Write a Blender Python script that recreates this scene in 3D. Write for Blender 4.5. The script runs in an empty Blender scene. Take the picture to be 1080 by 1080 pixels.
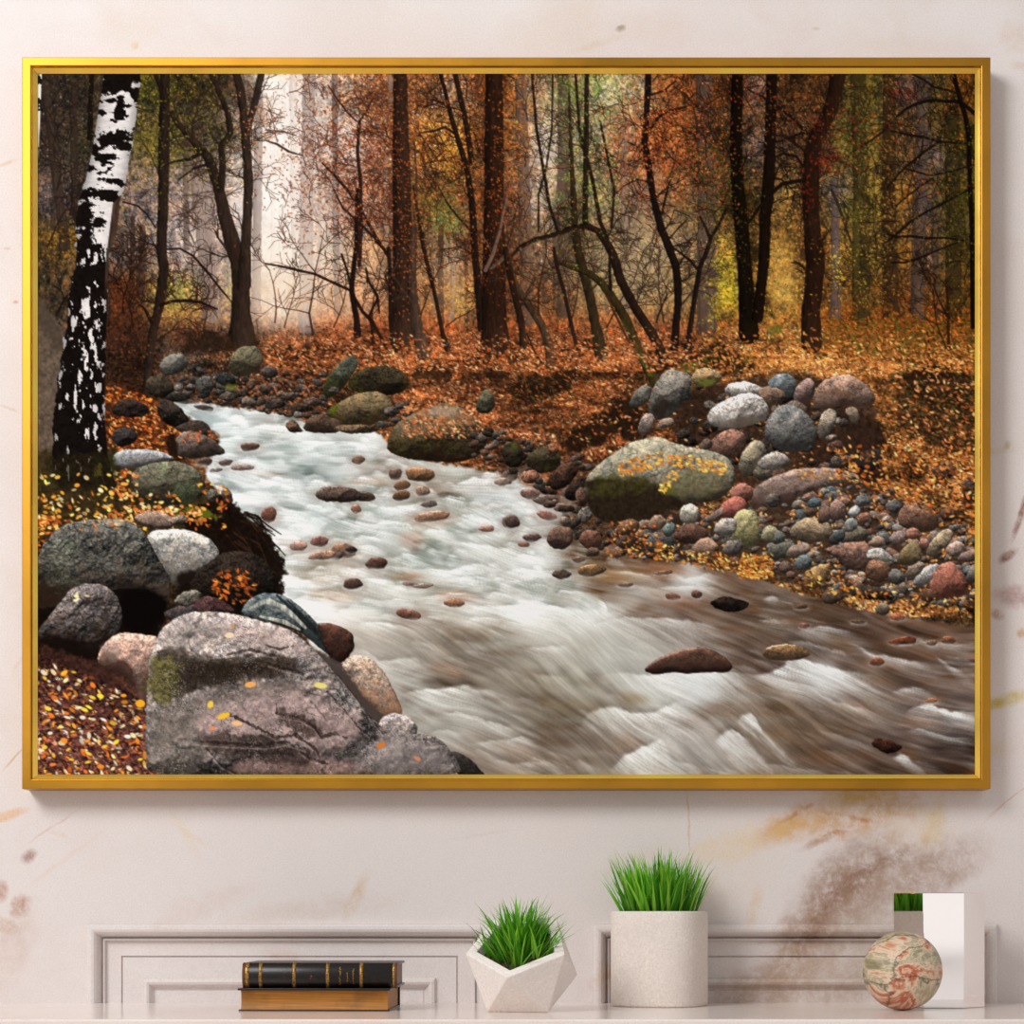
import bpy, bmesh, math, random
import numpy as np
from mathutils import Vector, Matrix
# ---------------------------------------------------------------- print on the canvas: a small 2-D painter
CW, CH, CX0, CY0 = 995, 744, 36, 75
R = np.random.default_rng(11)
IM = np.zeros((CH, CW, 3), np.float32)
GY, GX = np.mgrid[0:CH, 0:CW].astype(np.float32)
GX += CX0 + .5
GY += CY0 + .5
_TT = {}


def vn(x, y, seed):
    if seed not in _TT:
        _TT[seed] = np.random.default_rng(seed).random((256, 256)).astype(np.float32)
    T = _TT[seed]
    xf = np.floor(x)
    yf = np.floor(y)
    u = x - xf
    v = y - yf
    u = u * u * (3 - 2 * u)
    v = v * v * (3 - 2 * v)
    xi = xf.astype(np.int32) & 255
    yi = yf.astype(np.int32) & 255
    x1 = (xi + 1) & 255
    y1 = (yi + 1) & 255
    return (T[yi, xi] * (1 - u) + T[yi, x1] * u) * (1 - v) + (T[y1, xi] * (1 - u) + T[y1, x1] * u) * v


def fbm(x, y, seed, o=4, g=.55):
    s = 0
    a = 1
    t = 0
    for i in range(o):
        s = s + a * vn(x * 2 ** i + 17.3 * i, y * 2 ** i + 9.1 * i, seed + i)
        t += a
        a *= g
    return s / t


def c3(c):
    return np.array(c, np.float32) / 255


def sm(a, b, x):
    t = np.clip((x - a) / (b - a), 0, 1)
    return t * t * (3 - 2 * t)


def box(x0, y0, x1, y1):
    i0 = max(0, int(x0 - CX0) - 1)
    i1 = min(CW, int(x1 - CX0) + 2)
    j0 = max(0, int(y0 - CY0) - 1)
    j1 = min(CH, int(y1 - CY0) + 2)
    if i1 <= i0 or j1 <= j0:
        return None
    return (slice(j0, j1), slice(i0, i1))


def mix(s, col, a):
    a = a[..., None]
    IM[s] = IM[s] * (1 - a) + col * a


def shepard(pts, p=1.6, s=9.0, step=4):
    P = np.array(pts, np.float32)
    gy = np.arange(0, CH + step, step, dtype=np.float32) + CY0
    gx = np.arange(0, CW + step, step, dtype=np.float32) + CX0
    num = 0
    den = 0
    for q in P:
        d = (gx[None, :] - q[0]) ** 2 + ((gy[:, None] - q[1]) * 1.25) ** 2 + s * s
        w = (d ** -p)[..., None]
        num = num + w * q[2:]
        den = den + w
    g = num / den
    fy = np.arange(CH) / step
    fx = np.arange(CW) / step
    j = fy.astype(int)
    i = fx.astype(int)
    v = (fy - j)[:, None, None]
    u = (fx - i)[None, :, None]
    a = g[j][:, i]
    b = g[j][:, i + 1]
    c = g[j + 1][:, i]
    d = g[j + 1][:, i + 1]
    return ((a * (1 - u) + b * u) * (1 - v) + (c * (1 - u) + d * u) * v).astype(np.float32)


def chaikin(p, n=2):
    p = np.array(p, float)
    for _ in range(n):
        q = np.roll(p, -1, 0)
        p = np.stack([p * .78 + q * .22, p * .22 + q * .78], 1).reshape(-1, 2)
    return p


def sdf(p, X, Y):
    """signed distance to a closed outline, positive inside"""
    d = np.full(X.shape, 1e9, np.float32)
    ins = np.zeros(X.shape, bool)
    n = len(p)
    for k in range(n):
        ax, ay = p[k]
        bx, by = p[(k + 1) % n]
        ex, ey = bx - ax, by - ay
        t = np.clip(((X - ax) * ex + (Y - ay) * ey) / (ex * ex + ey * ey + 1e-9), 0, 1)
        d = np.minimum(d, (X - ax - t * ex) ** 2 + (Y - ay - t * ey) ** 2)
        if ay != by:
            c = (ay > Y) != (by > Y)
            ins ^= c & (X < ex * (Y - ay) / (by - ay) + ax)
    d = np.sqrt(d)
    return np.where(ins, d, -d)


def area(pts, n=2, grow=0):
    p = chaikin(pts, n)
    s = box(p[:, 0].min() - 8 - grow, p[:, 1].min() - 8 - grow, p[:, 0].max() + 8 + grow, p[:, 1].max() + 8 + grow)
    return s, sdf(p, GX[s], GY[s])


def patch(pts, col, a=1, soft=3, edge=5, sc=6, seed=60, n=2, tex=.0):
    """flat patch with a ragged soft edge"""
    s, d = area(pts, n, edge)
    X, Y = GX[s], GY[s]
    d = d + (fbm(X / sc, Y / sc, seed, 3) - .5) * 2 * edge
    c = c3(col)
    if tex:
        c = c * (1 + tex * (fbm(X / 3, Y / 3, seed + 5, 3) - .5) * 2)[..., None]
    mix(s, c, np.clip(d / soft + .5, 0, 1) * a)


def blob(cx, cy, rx, ry, col, a=1, rot=0, edge=.5, sc=6, seed=70, soft=.5):
    m = max(rx, ry) * (1 + edge)
    s = box(cx - m, cy - m, cx + m, cy + m)
    if s is None:
        return
    X, Y = GX[s] - cx, GY[s] - cy
    r = math.radians(rot)
    u = X * math.cos(r) + Y * math.sin(r)
    v = -X * math.sin(r) + Y * math.cos(r)
    e = 1 - np.sqrt((u / rx) ** 2 + (v / ry) ** 2) + (fbm(GX[s] / sc, GY[s] / sc, seed, 3) - .5) * 2 * edge
    mix(s, c3(col), np.clip(e / soft, 0, 1) * a)


_rk = [0]


def rock(pts, col, k=1.0, dome=.6, rough=1.0, amb=.30, sp=.12, low=None, moss=None, wet=0, n=1, jag=1.0, fade=None):
    """a stone lit from above left: outline, dome, lumps, grain"""
    _rk[0] += 1
    sd0 = 200 + (_rk[0] * 7) % 180
    s, d = area(pts, n)
    X, Y = GX[s], GY[s]
    d = d + (fbm(X / 5, Y / 5, sd0, 2) - .5) * 2 * jag
    if d.max() <= 0:
        return
    Rr = max(d.max() * dome + 1, 1.5)
    t = np.clip(d / Rr, 0, 1)
    h = np.sqrt(np.clip(1 - (1 - t) ** 2, 0, 1)) * Rr * .8
    big = max(d.max(), 3)
    if rough >= .45:     # broken flat faces
        rk = np.random.default_rng(sd0 * 13 + _rk[0])
        cx, cy = X[d > 0].mean(), Y[d > 0].mean()
        rr = math.sqrt(max((d > 0).sum() / math.pi, 4))
        pl = np.full(X.shape, 1e9, np.float32)
        for q in range(7):
            t_ = q * .9 + rk.uniform(0, .7)
            sl = rk.uniform(.25, 1.0)
            pl = np.minimum(pl, rr * rk.uniform(.25, .55) - sl * ((X - cx) * math.cos(t_) + (Y - cy) * math.sin(t_)) * .8)
        w_ = min(.75, .45 * rough + .2)
        h = h * (1 - w_) + w_ * np.minimum(h * 1.35, pl + .12 * rr)
    h = h + rough * big * .36 * fbm(X / (big * .7 + 2), Y / (big * .7 + 2), sd0 + 2, 5, .62)
    gy, gx = np.gradient(h)
    nz = 1 / np.sqrt(1 + gx * gx + gy * gy)
    L = np.array([-.30, -.80, .52])
    lam = (-gx * L[0] - gy * L[1] + L[2]) * nz
    sh = amb + 1.02 * np.clip(lam, 0, 1.05)
    g = (fbm(X / 1.6, Y / 1.6, sd0 + 4, 2) - .5) * 2
    g2 = (fbm(X / 6, Y / 6, sd0 + 6, 3) - .5) * 2
    f = k * sh * (1 + sp * 2.4 * g + .30 * g2)
    rid = 1 - np.abs(2 * fbm(X / (big * .5 + 2), Y / (big * .32 + 2), sd0 + 11, 4, .6) - 1)
    f = f * (1 - .42 * rough * sm(.90, .99, rid))
    yr = (Y - Y.min()) / max(1., Y.max() - Y.min())
    f = f * (1.10 - .42 * np.clip(yr, 0, 1) ** 1.6)
    col = np.array(col, float)
    col = col * .84 + col.mean() * .16
    c = c3(col) * f[..., None]
    c[..., 0] *= 1 + .05 * g2
    c[..., 2] *= 1 - .05 * g2
    y0, y1 = Y.min(), Y.max()
    if low is not None:
        w = np.clip((Y - (y0 + (y1 - y0) * .45)) / ((y1 - y0) * .4) + .7 * g2, 0, 1)[..., None]
        c = c * (1 - w) + c3(low) * (.6 + .5 * f[..., None]) * w
    if moss is not None:
        mc, ma = moss
        w = (sm(.52, .68, fbm(X / (big * .8 + 3), Y / (big * .8 + 3), sd0 + 8, 4)) * ma)[..., None]
        c = c * (1 - w) + c3(mc) * (.45 + .7 * f[..., None] + .25 * g[..., None]) * w
    if wet:
        w = np.clip(lam - .88, 0, 1) * wet * 4
        c = c + w[..., None]
    a = np.clip(d + .5, 0, 1)
    if fade:
        a = a * np.clip((y1 - 8 - Y + 3 * g2) / fade + .5, 0, 1)
    mix(s, c, a)


def ell(cx, cy, rx, ry, rot=0, n=9, j=.16, rg=None):
    rg = rg or R
    ph = rg.random() * 6.28
    r = math.radians(rot)
    o = []
    for k in range(n):
        t = ph + k * 2 * math.pi / n
        q = 1 + j * (rg.random() * 2 - 1)
        x, y = rx * q * math.cos(t), ry * q * math.sin(t)
        o.append((cx + x * math.cos(r) - y * math.sin(r), cy + x * math.sin(r) + y * math.cos(r)))
    return o


def stroke(pts, col, a=1, shade=.35, bark=.25, seed=90, light=-.4, jag=0.0):
    """tapered limb through (x, y, half-width)"""
    P = np.array(pts, float)
    m = P[:, 2].max() + 2 + jag
    s = box(P[:, 0].min() - m, P[:, 1].min() - m, P[:, 0].max() + m, P[:, 1].max() + m)
    if s is None:
        return
    X, Y = GX[s], GY[s]
    best = np.full(X.shape, -1e9, np.float32)
    off = np.zeros(X.shape, np.float32)
    for k in range(len(P) - 1):
        ax, ay, ar = P[k]
        bx, by, br = P[k + 1]
        ex, ey = bx - ax, by - ay
        l2 = ex * ex + ey * ey + 1e-6
        t = np.clip(((X - ax) * ex + (Y - ay) * ey) / l2, 0, 1)
        dx, dy = X - ax - t * ex, Y - ay - t * ey
        r = ar + t * (br - ar)
        v = r - np.sqrt(dx * dx + dy * dy)
        w = v > best
        best = np.where(w, v, best)
        sg = 1 if ey > 0 else -1
        off = np.where(w, (dx * ey - dy * ex) / math.sqrt(l2) * sg / np.maximum(r, .5), off)
    if jag:
        best = best + (fbm(X / 3, Y / 5, seed + 9, 2) - .5) * 2 * jag
    f = 1 + shade * light * off * -1 - shade * .5 * off * off
    if bark:
        f = f + bark * ((fbm(X / 1.8, Y / 7, seed, 3) - .5) * 2)
    c = c3(col) * np.clip(f, .15, 2)[..., None]
    mix(s, c, np.clip(best + .5, 0, 1) * a * min(1, 1.15 if P[:, 2].max() > .5 else .8))


def twig(x, y, ang, ln, w, col, depth, a=.85, rg=R, bend=.35, up=0.0):
    n = 5
    p = [(x, y, w)]
    for i in range(n):
        ang += rg.normal(0, bend * .5) - up * math.sin(ang + math.pi / 2) * .1
        x += math.cos(ang) * ln / n
        y += math.sin(ang) * ln / n
        p.append((x, y, max(.28, w * (1 - .75 * (i + 1) / n))))
        if depth > 0 and i >= 0 and rg.random() < .75:
            twig(x, y, ang + rg.choice([-1, 1]) * rg.uniform(.35, .95), ln * rg.uniform(.35, .6), max(.32, w * .55), col, depth - 1, a, rg, bend, up)
    stroke(p, col, a, 0, 0)


def leaves(x, y, a, b, rot, col, al=1.0):
    """many small oval leaves at once"""
    x = np.asarray(x, np.float32)
    k = int(math.ceil(max(np.max(a), np.max(b)) + .6))
    ca, sa = np.cos(rot), np.sin(rot)
    ix = np.floor(x - CX0).astype(int)
    iy = np.floor(y - CY0).astype(int)
    for dy in range(-k, k + 1):
        for dx in range(-k, k + 1):
            px, py = ix + dx, iy + dy
            u0, v0 = px + CX0 + .5 - x, py + CY0 + .5 - y
            u, v = u0 * ca + v0 * sa, -u0 * sa + v0 * ca
            q = np.sqrt((u / a) ** 2 + (v / b) ** 2)
            A = np.clip((1 - q) * np.minimum(a, b) + .5, 0, 1) * al
            ok = (A > .03) & (px >= 0) & (px < CW) & (py >= 0) & (py < CH)
            if not ok.any():
                continue
            A2 = A[ok][:, None]
            IM[py[ok], px[ok]] = IM[py[ok], px[ok]] * (1 - A2) + col[ok] * A2


def litter(n, dens, pal, size, al=.95, flat=.6, wts=None, var=.18, shade=None):
    """scatter n leaves where dens(x, y) (0..1) lets them fall"""
    x = R.uniform(CX0, CX0 + CW, n)
    y = R.uniform(CY0, CY0 + CH, n)
    if isinstance(dens, tuple):
        x = R.uniform(dens[0], dens[2], n)
        y = R.uniform(dens[1], dens[3], n)
        keep = np.ones(n, bool)
        if len(dens) > 4:
            keep = R.random(n) < dens[4](x, y)
    else:
        keep = R.random(n) < dens(x, y)
    x, y = x[keep], y[keep]
    o = np.argsort(y + R.normal(0, 6, len(y)))
    x, y = x[o], y[o]
    m = len(x)
    if m == 0:
        return
    P = np.array(pal, np.float32) / 255
    w = None if wts is None else np.array(wts, float) / sum(wts)
    c = P[R.choice(len(P), m, p=w)] * R.normal(1, var, (m, 1)).clip(.4, 1.6)
    if shade is not None:
        c = c * shade(x, y)[:, None]
    sz = size(x, y) if callable(size) else np.full(m, size)
    sz = sz * R.uniform(.6, 1.35, m)
    leaves(x, y, sz, sz * flat * R.uniform(.6, 1.2, m), R.uniform(0, math.pi, m) * .5 + R.choice([0, 2.4], m), c.clip(0, 1), al)


def samp(A, x, y):
    i = np.clip((x - CX0).astype(int), 0, CW - 1)
    j = np.clip((y - CY0).astype(int), 0, CH - 1)
    return A[j, i]


def polymask(pts, n=2, soft=4, edge=4, sc=8, seed=40):
    M = np.zeros((CH, CW), np.float32)
    s, d = area(pts, n, edge)
    d = d + (fbm(GX[s] / sc, GY[s] / sc, seed, 3) - .5) * 2 * edge
    M[s] = np.clip(d / soft + .5, 0, 1)
    return M
# ---------------------------------------------------------------- the woodland
BASE = [
 (50,95,48,42,38),(78,90,58,50,40),(165,90,72,66,36),(200,95,66,54,34),(235,90,58,46,32),(262,95,88,72,58),(285,90,232,224,215),(300,100,225,216,208),(335,95,185,170,160),(368,95,165,140,120),(390,100,132,100,78),(420,95,98,66,45),(450,95,135,98,70),(475,100,150,120,95),(520,95,92,56,32),(558,95,150,120,90),(600,95,112,98,68),(640,92,150,145,105),(668,100,155,135,110),(705,95,125,85,52),(740,95,112,72,40),(775,95,55,36,18),(795,95,125,105,92),(830,95,68,48,28),(860,95,82,56,34),(900,95,76,62,36),(925,95,92,84,40),(955,95,96,74,66),(985,95,82,74,46),(1018,95,92,62,26),
 (50,150,58,48,44),(85,150,62,56,42),(180,150,92,84,46),(200,140,70,56,42),(235,140,66,56,42),(258,140,160,146,136),(285,140,236,226,216),(300,150,232,225,218),(335,150,182,168,160),(370,150,205,190,180),(395,150,160,128,108),(422,150,96,64,42),(455,150,165,118,66),(470,145,190,140,66),(520,150,78,48,26),(545,150,120,90,62),(575,150,200,186,174),(620,150,140,132,104),(660,150,160,120,92),(700,140,165,105,60),(735,150,120,84,56),(770,150,62,46,24),(795,150,110,92,84),(830,150,88,70,54),(870,160,86,62,42),(900,150,92,88,44),(925,150,110,98,46),(955,150,100,76,52),(985,160,96,84,80),(1012,150,62,56,24),
 (48,210,86,76,74),(75,205,70,60,54),(150,205,110,96,90),(190,205,128,112,104),(235,205,138,122,114),(252,210,205,192,184),(285,210,236,228,220),(300,220,230,222,214),(335,210,165,148,138),(372,215,165,132,116),(400,215,140,104,84),(422,215,76,52,34),(455,215,122,96,52),(470,230,108,110,66),(495,215,110,76,50),(520,210,66,40,24),(565,210,160,138,122),(600,215,100,84,64),(635,210,135,124,92),(680,210,122,98,82),(715,200,150,104,70),(740,215,104,84,62),(780,215,52,38,16),(830,205,120,100,62),(850,210,64,42,26),(885,205,116,104,84),(905,215,104,96,44),(930,210,132,112,54),(955,210,124,90,46),(975,215,92,80,78),(1010,210,74,66,28),
 (48,265,70,58,40),(65,250,96,76,40),(130,265,95,82,74),(180,265,140,126,118),(205,255,172,158,150),(225,265,120,102,92),(285,262,232,220,206),(300,270,222,208,194),(330,265,178,162,150),(355,270,196,176,154),(385,265,160,126,94),(425,265,74,50,34),(455,265,128,102,70),(475,270,150,132,108),(500,265,96,64,40),(522,270,60,36,22),(565,265,118,92,70),(600,265,92,76,56),(640,270,122,104,76),(680,265,142,120,90),(715,262,140,118,90),(745,270,100,82,66),(765,270,170,140,62),(790,270,40,26,12),(822,270,160,122,60),(855,265,52,32,20),(885,262,140,108,60),(905,270,92,80,40),(940,265,86,64,34),(958,270,142,100,48),(975,270,104,84,74),(1012,265,74,62,28),
 (50,320,66,56,42),(130,310,78,48,30),(180,310,140,128,72),(200,325,132,100,62),(228,320,116,92,72),(290,318,190,160,134),(315,315,166,138,116),(350,312,176,138,104),(385,315,160,112,80),(425,315,72,46,30),(455,315,134,94,58),(485,315,160,126,80),(520,315,66,38,24),(565,315,128,86,54),(600,305,112,86,60),(635,300,140,122,84),(680,300,150,128,90),(715,300,140,116,76),(745,305,96,78,60),(768,308,176,152,52),(800,312,58,36,16),(825,308,172,138,74),(855,305,58,36,22),(885,305,128,92,50),(905,305,88,70,36),(940,305,92,64,34),(970,300,112,78,46),(1010,310,98,72,34),
 (55,360,80,68,56),(130,352,52,32,22),(200,350,72,46,32),(260,355,90,58,38),(300,352,142,84,52),(345,352,145,80,46),(400,352,152,78,42),(460,348,158,84,44),(520,352,124,66,36),(580,352,150,84,46),(640,350,154,88,48),(700,355,130,76,44),(755,352,135,84,42),(830,352,158,106,52),(900,345,126,76,34),(960,350,108,66,30),(1010,350,96,64,26),
 (70,420,80,68,56),(140,385,48,30,20),(200,378,82,72,62),(235,380,60,50,40),(300,378,112,66,42),(350,378,96,56,36),(400,380,90,50,28),(455,380,150,82,42),(520,380,122,66,34),(575,380,132,72,36),(640,385,172,96,46),(690,385,130,74,40),(740,378,90,58,32),(800,378,192,122,62),(860,382,208,138,74),(930,380,196,120,58),(1000,378,130,78,36),
 (140,420,72,42,24),(300,410,62,52,42),(380,405,52,44,28),(450,412,152,86,46),(500,408,104,56,30),(560,410,58,36,20),(620,412,152,84,42),(660,430,90,56,32),(930,415,146,88,40),(990,420,58,40,20),
 (440,450,120,76,44),(530,445,170,92,46),(590,440,140,80,40),(560,470,96,76,60),(640,450,70,44,26),(950,460,120,74,34),(1010,460,74,48,24),(960,500,150,96,46),(1010,520,70,50,34),
 (140,460,130,76,40),(100,520,60,48,26),(60,540,80,62,32),(200,560,70,60,30),(240,590,40,26,18),(90,740,110,70,54),(90,700,60,36,28),(90,800,140,95,72),
 (700,560,80,60,48),(850,560,96,78,64),(950,560,104,84,70),(800,610,120,84,44),(950,640,80,58,34)]
RIV = [(185,430,225,230,230),(215,440,228,233,234),(240,455,236,241,241),(300,450,214,214,210),(330,460,236,240,240),(300,470,222,226,224),(270,500,236,240,240),(230,480,228,232,232),(330,500,200,205,204),(380,475,224,226,224),(405,492,206,200,194),(470,498,196,196,188),(520,500,200,192,186),(545,525,238,240,240),(470,520,196,190,182),(520,535,220,224,224),(400,535,214,218,215),(400,556,216,219,216),(300,530,238,240,240),(318,545,228,232,232),(310,590,232,230,226),(350,595,224,220,212),(312,612,242,244,244),(330,640,238,241,241),(350,625,226,220,212),(450,560,206,208,200),(450,585,220,222,218),(490,575,206,208,204),(540,570,196,194,186),(520,552,228,232,230),(575,545,226,224,222),(560,590,232,235,233),(598,560,150,140,130),(480,605,234,236,234),(550,615,214,214,208),(420,620,222,220,212),(400,640,214,214,208),(470,622,206,202,192),(510,635,216,214,208),(600,622,202,198,190),(560,642,236,239,238),(620,645,226,228,225),(640,590,128,104,84),(690,600,116,86,64),(640,615,160,142,126),(670,625,180,172,162),(730,612,214,212,208),(760,608,118,94,76),(690,640,160,146,134),(730,640,130,110,96),(780,632,112,92,78),(800,650,118,100,86),(860,655,106,86,72),(920,662,96,74,62),(1000,672,104,80,66),
 (385,680,196,186,174),(420,668,178,166,152),(460,680,160,146,130),(520,668,172,164,148),(580,660,200,198,188),(480,712,138,118,98),(520,700,148,134,116),(420,712,178,172,162),(560,690,168,160,144),(600,695,186,184,172),(650,695,196,196,188),(560,720,146,130,110),(440,742,176,174,168),(480,750,172,166,156),(520,745,160,150,138),(575,742,138,122,102),(620,730,164,156,142),(600,750,124,106,86),(680,730,206,208,204),(740,722,208,210,208),(660,772,158,142,128),(640,785,124,100,82),(545,800,146,124,106),(590,790,134,116,100),(620,805,148,134,120),(520,800,150,130,116),(700,800,176,168,160),(740,770,164,154,146),(780,745,156,142,128),(750,800,160,152,144),(830,745,126,106,88),(880,755,108,88,72),(840,780,120,104,90),(880,800,108,92,82),(800,695,110,90,78),(860,680,112,96,86),(950,690,112,92,82),(900,700,124,106,94),(870,712,210,208,206),(920,745,128,108,94),(960,765,118,102,94),(1010,790,88,74,68),(1010,740,126,112,106),(940,680,108,86,70),(1000,690,128,112,104),(1000,720,112,92,82),(930,790,96,78,68)]


def W_(x, y, s):
    return fbm(x, y, s, 3)


def forest():
    global IM
    b = shepard(BASE, 1.7, 7)
    IM[:] = np.clip(b, 0, 255) / 255
    # leafy mottling of the distance: coarse and fine, in both lightness and hue
    t = (fbm(GX / 7, GY / 9, 301, 4, .7) - .5) * 2
    u = (fbm(GX / 2.4, GY / 2.6, 305, 3, .7) - .5) * 2
    mist = sm(.45, .8, IM.mean(2))
    k = (1 - .72 * mist) * np.where(GY < 380, 1, .6)
    IM *= (1 + k * (.5 * t + .62 * u))[..., None]
    IM[..., 0] *= 1 + .16 * k * t
    IM[..., 2] *= 1 - .18 * k * t
    np.clip(IM, .02, 1, out=IM)
    # bright holes of sky and pale trunks among the leaves
    for (x, y, n, sx, sy, c) in [(575,150,90,10,70,(225,212,202)),(60,190,70,14,60,(150,138,136)),(165,200,90,18,50,(170,150,146)),(660,92,60,26,14,(222,218,205)),(470,135,70,26,40,(222,205,190)),(385,130,110,25,45,(228,218,208)),(640,150,70,30,60,(205,190,176)),(800,110,50,10,40,(165,145,140)),(375,215,70,20,25,(215,200,190)),(475,140,26,10,10,(240,222,200)),(190,240,60,12,40,(205,190,182)),(700,230,60,30,26,(160,136,118)),(885,150,20,14,40,(150,142,140)),(600,120,30,14,40,(200,190,180))]:
        n = int(n * 1.8)
        xx, yy = R.normal(x, sx, n), R.normal(y, sy, n)
        leaves(xx, yy, R.uniform(.5, 1.5, n), R.uniform(.5, 1.3, n), R.uniform(0, 3, n), np.tile(c3(c), (n, 1)) * R.normal(1, .08, (n, 1)), .6)
    # pale and far trunks in the mist: (x top, y top, x foot, y foot, half-width, colour)
    for (xa, ya, xb, yb, w, c, al) in [
        (206,170,223,330,9,(122,104,96),.85),(222,176,222,320,6,(110,94,88),.6),(302,78,300,330,3,(208,196,188),.7),(309,78,314,330,4.5,(186,172,164),.9),(326,78,322,345,7.5,(134,120,114),.92),(353,78,356,330,3.6,(112,100,96),.9),
        (273,100,270,325,5,(98,84,78),.95),(288,200,287,320,2.5,(205,190,178),.7),(297,220,296,320,3,(200,184,172),.6),(340,200,342,325,3,(196,178,162),.7),(337,150,336,330,1.5,(150,134,126),.7),(366,240,366,330,2.5,(170,146,120),.7),
        (549,85,556,335,7,(100,80,68),.9),(594,78,594,328,7,(78,62,52),.9),(657,130,658,330,4,(122,104,96),.8),(670,170,668,330,3,(126,104,90),.7),(742,80,745,345,10,(88,72,64),.92),
        (880,190,881,335,5,(98,84,82),.9),(974,80,968,335,8,(86,73,68),.85),(930,90,936,330,5,(74,60,40),.6),(905,78,908,335,9.5,(66,56,32),.85),(938,78,940,335,8,(66,48,30),.92),(1004,120,1006,345,9,(54,45,25),.7),(985,200,990,340,4,(82,68,56),.7),
        (478,270,476,335,3,(140,120,108),.8),(465,240,465,340,3.4,(60,45,38),.85),(492,270,492,338,2,(58,42,34),.8),(455,240,457,330,2,(112,88,70),.7),(575,250,574,330,2.5,(84,66,56),.7),(585,240,585,325,1.8,(70,54,46),.7),(625,250,627,340,2.4,(92,72,58),.7),(640,250,640,330,2,(96,76,62),.7),(540,240,541,330,2,(80,60,50),.7),
        (46,80,68,262,5.5,(62,50,42),.85),(78,90,79,225,4,(58,46,40),.8),(97,78,95,145,3,(26,19,16),.9),(60,90,56,240,3,(60,50,44),.6),(110,230,112,330,5,(52,40,34),.8),(140,230,138,330,3,(60,44,36),.7),(150,240,149,320,4,(64,50,42),.7),(196,120,197,260,3,(66,52,44),.6),(405,100,408,265,2.6,(150,134,122),.6),(411,78,412,110,3,(130,118,112),.7),(183,240,184,315,2.2,(124,108,100),.7)]:
        xm = (xa + xb) / 2 + R.normal(0, 1)
        stroke([(xa, ya, w * .85), (xm, (ya + yb) / 2, w * .93), (xb, yb - 8, w), (xb, yb, w * 1.15)], c, al, .3, .22, R.integers(400, 470), -.4, .8)


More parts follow.
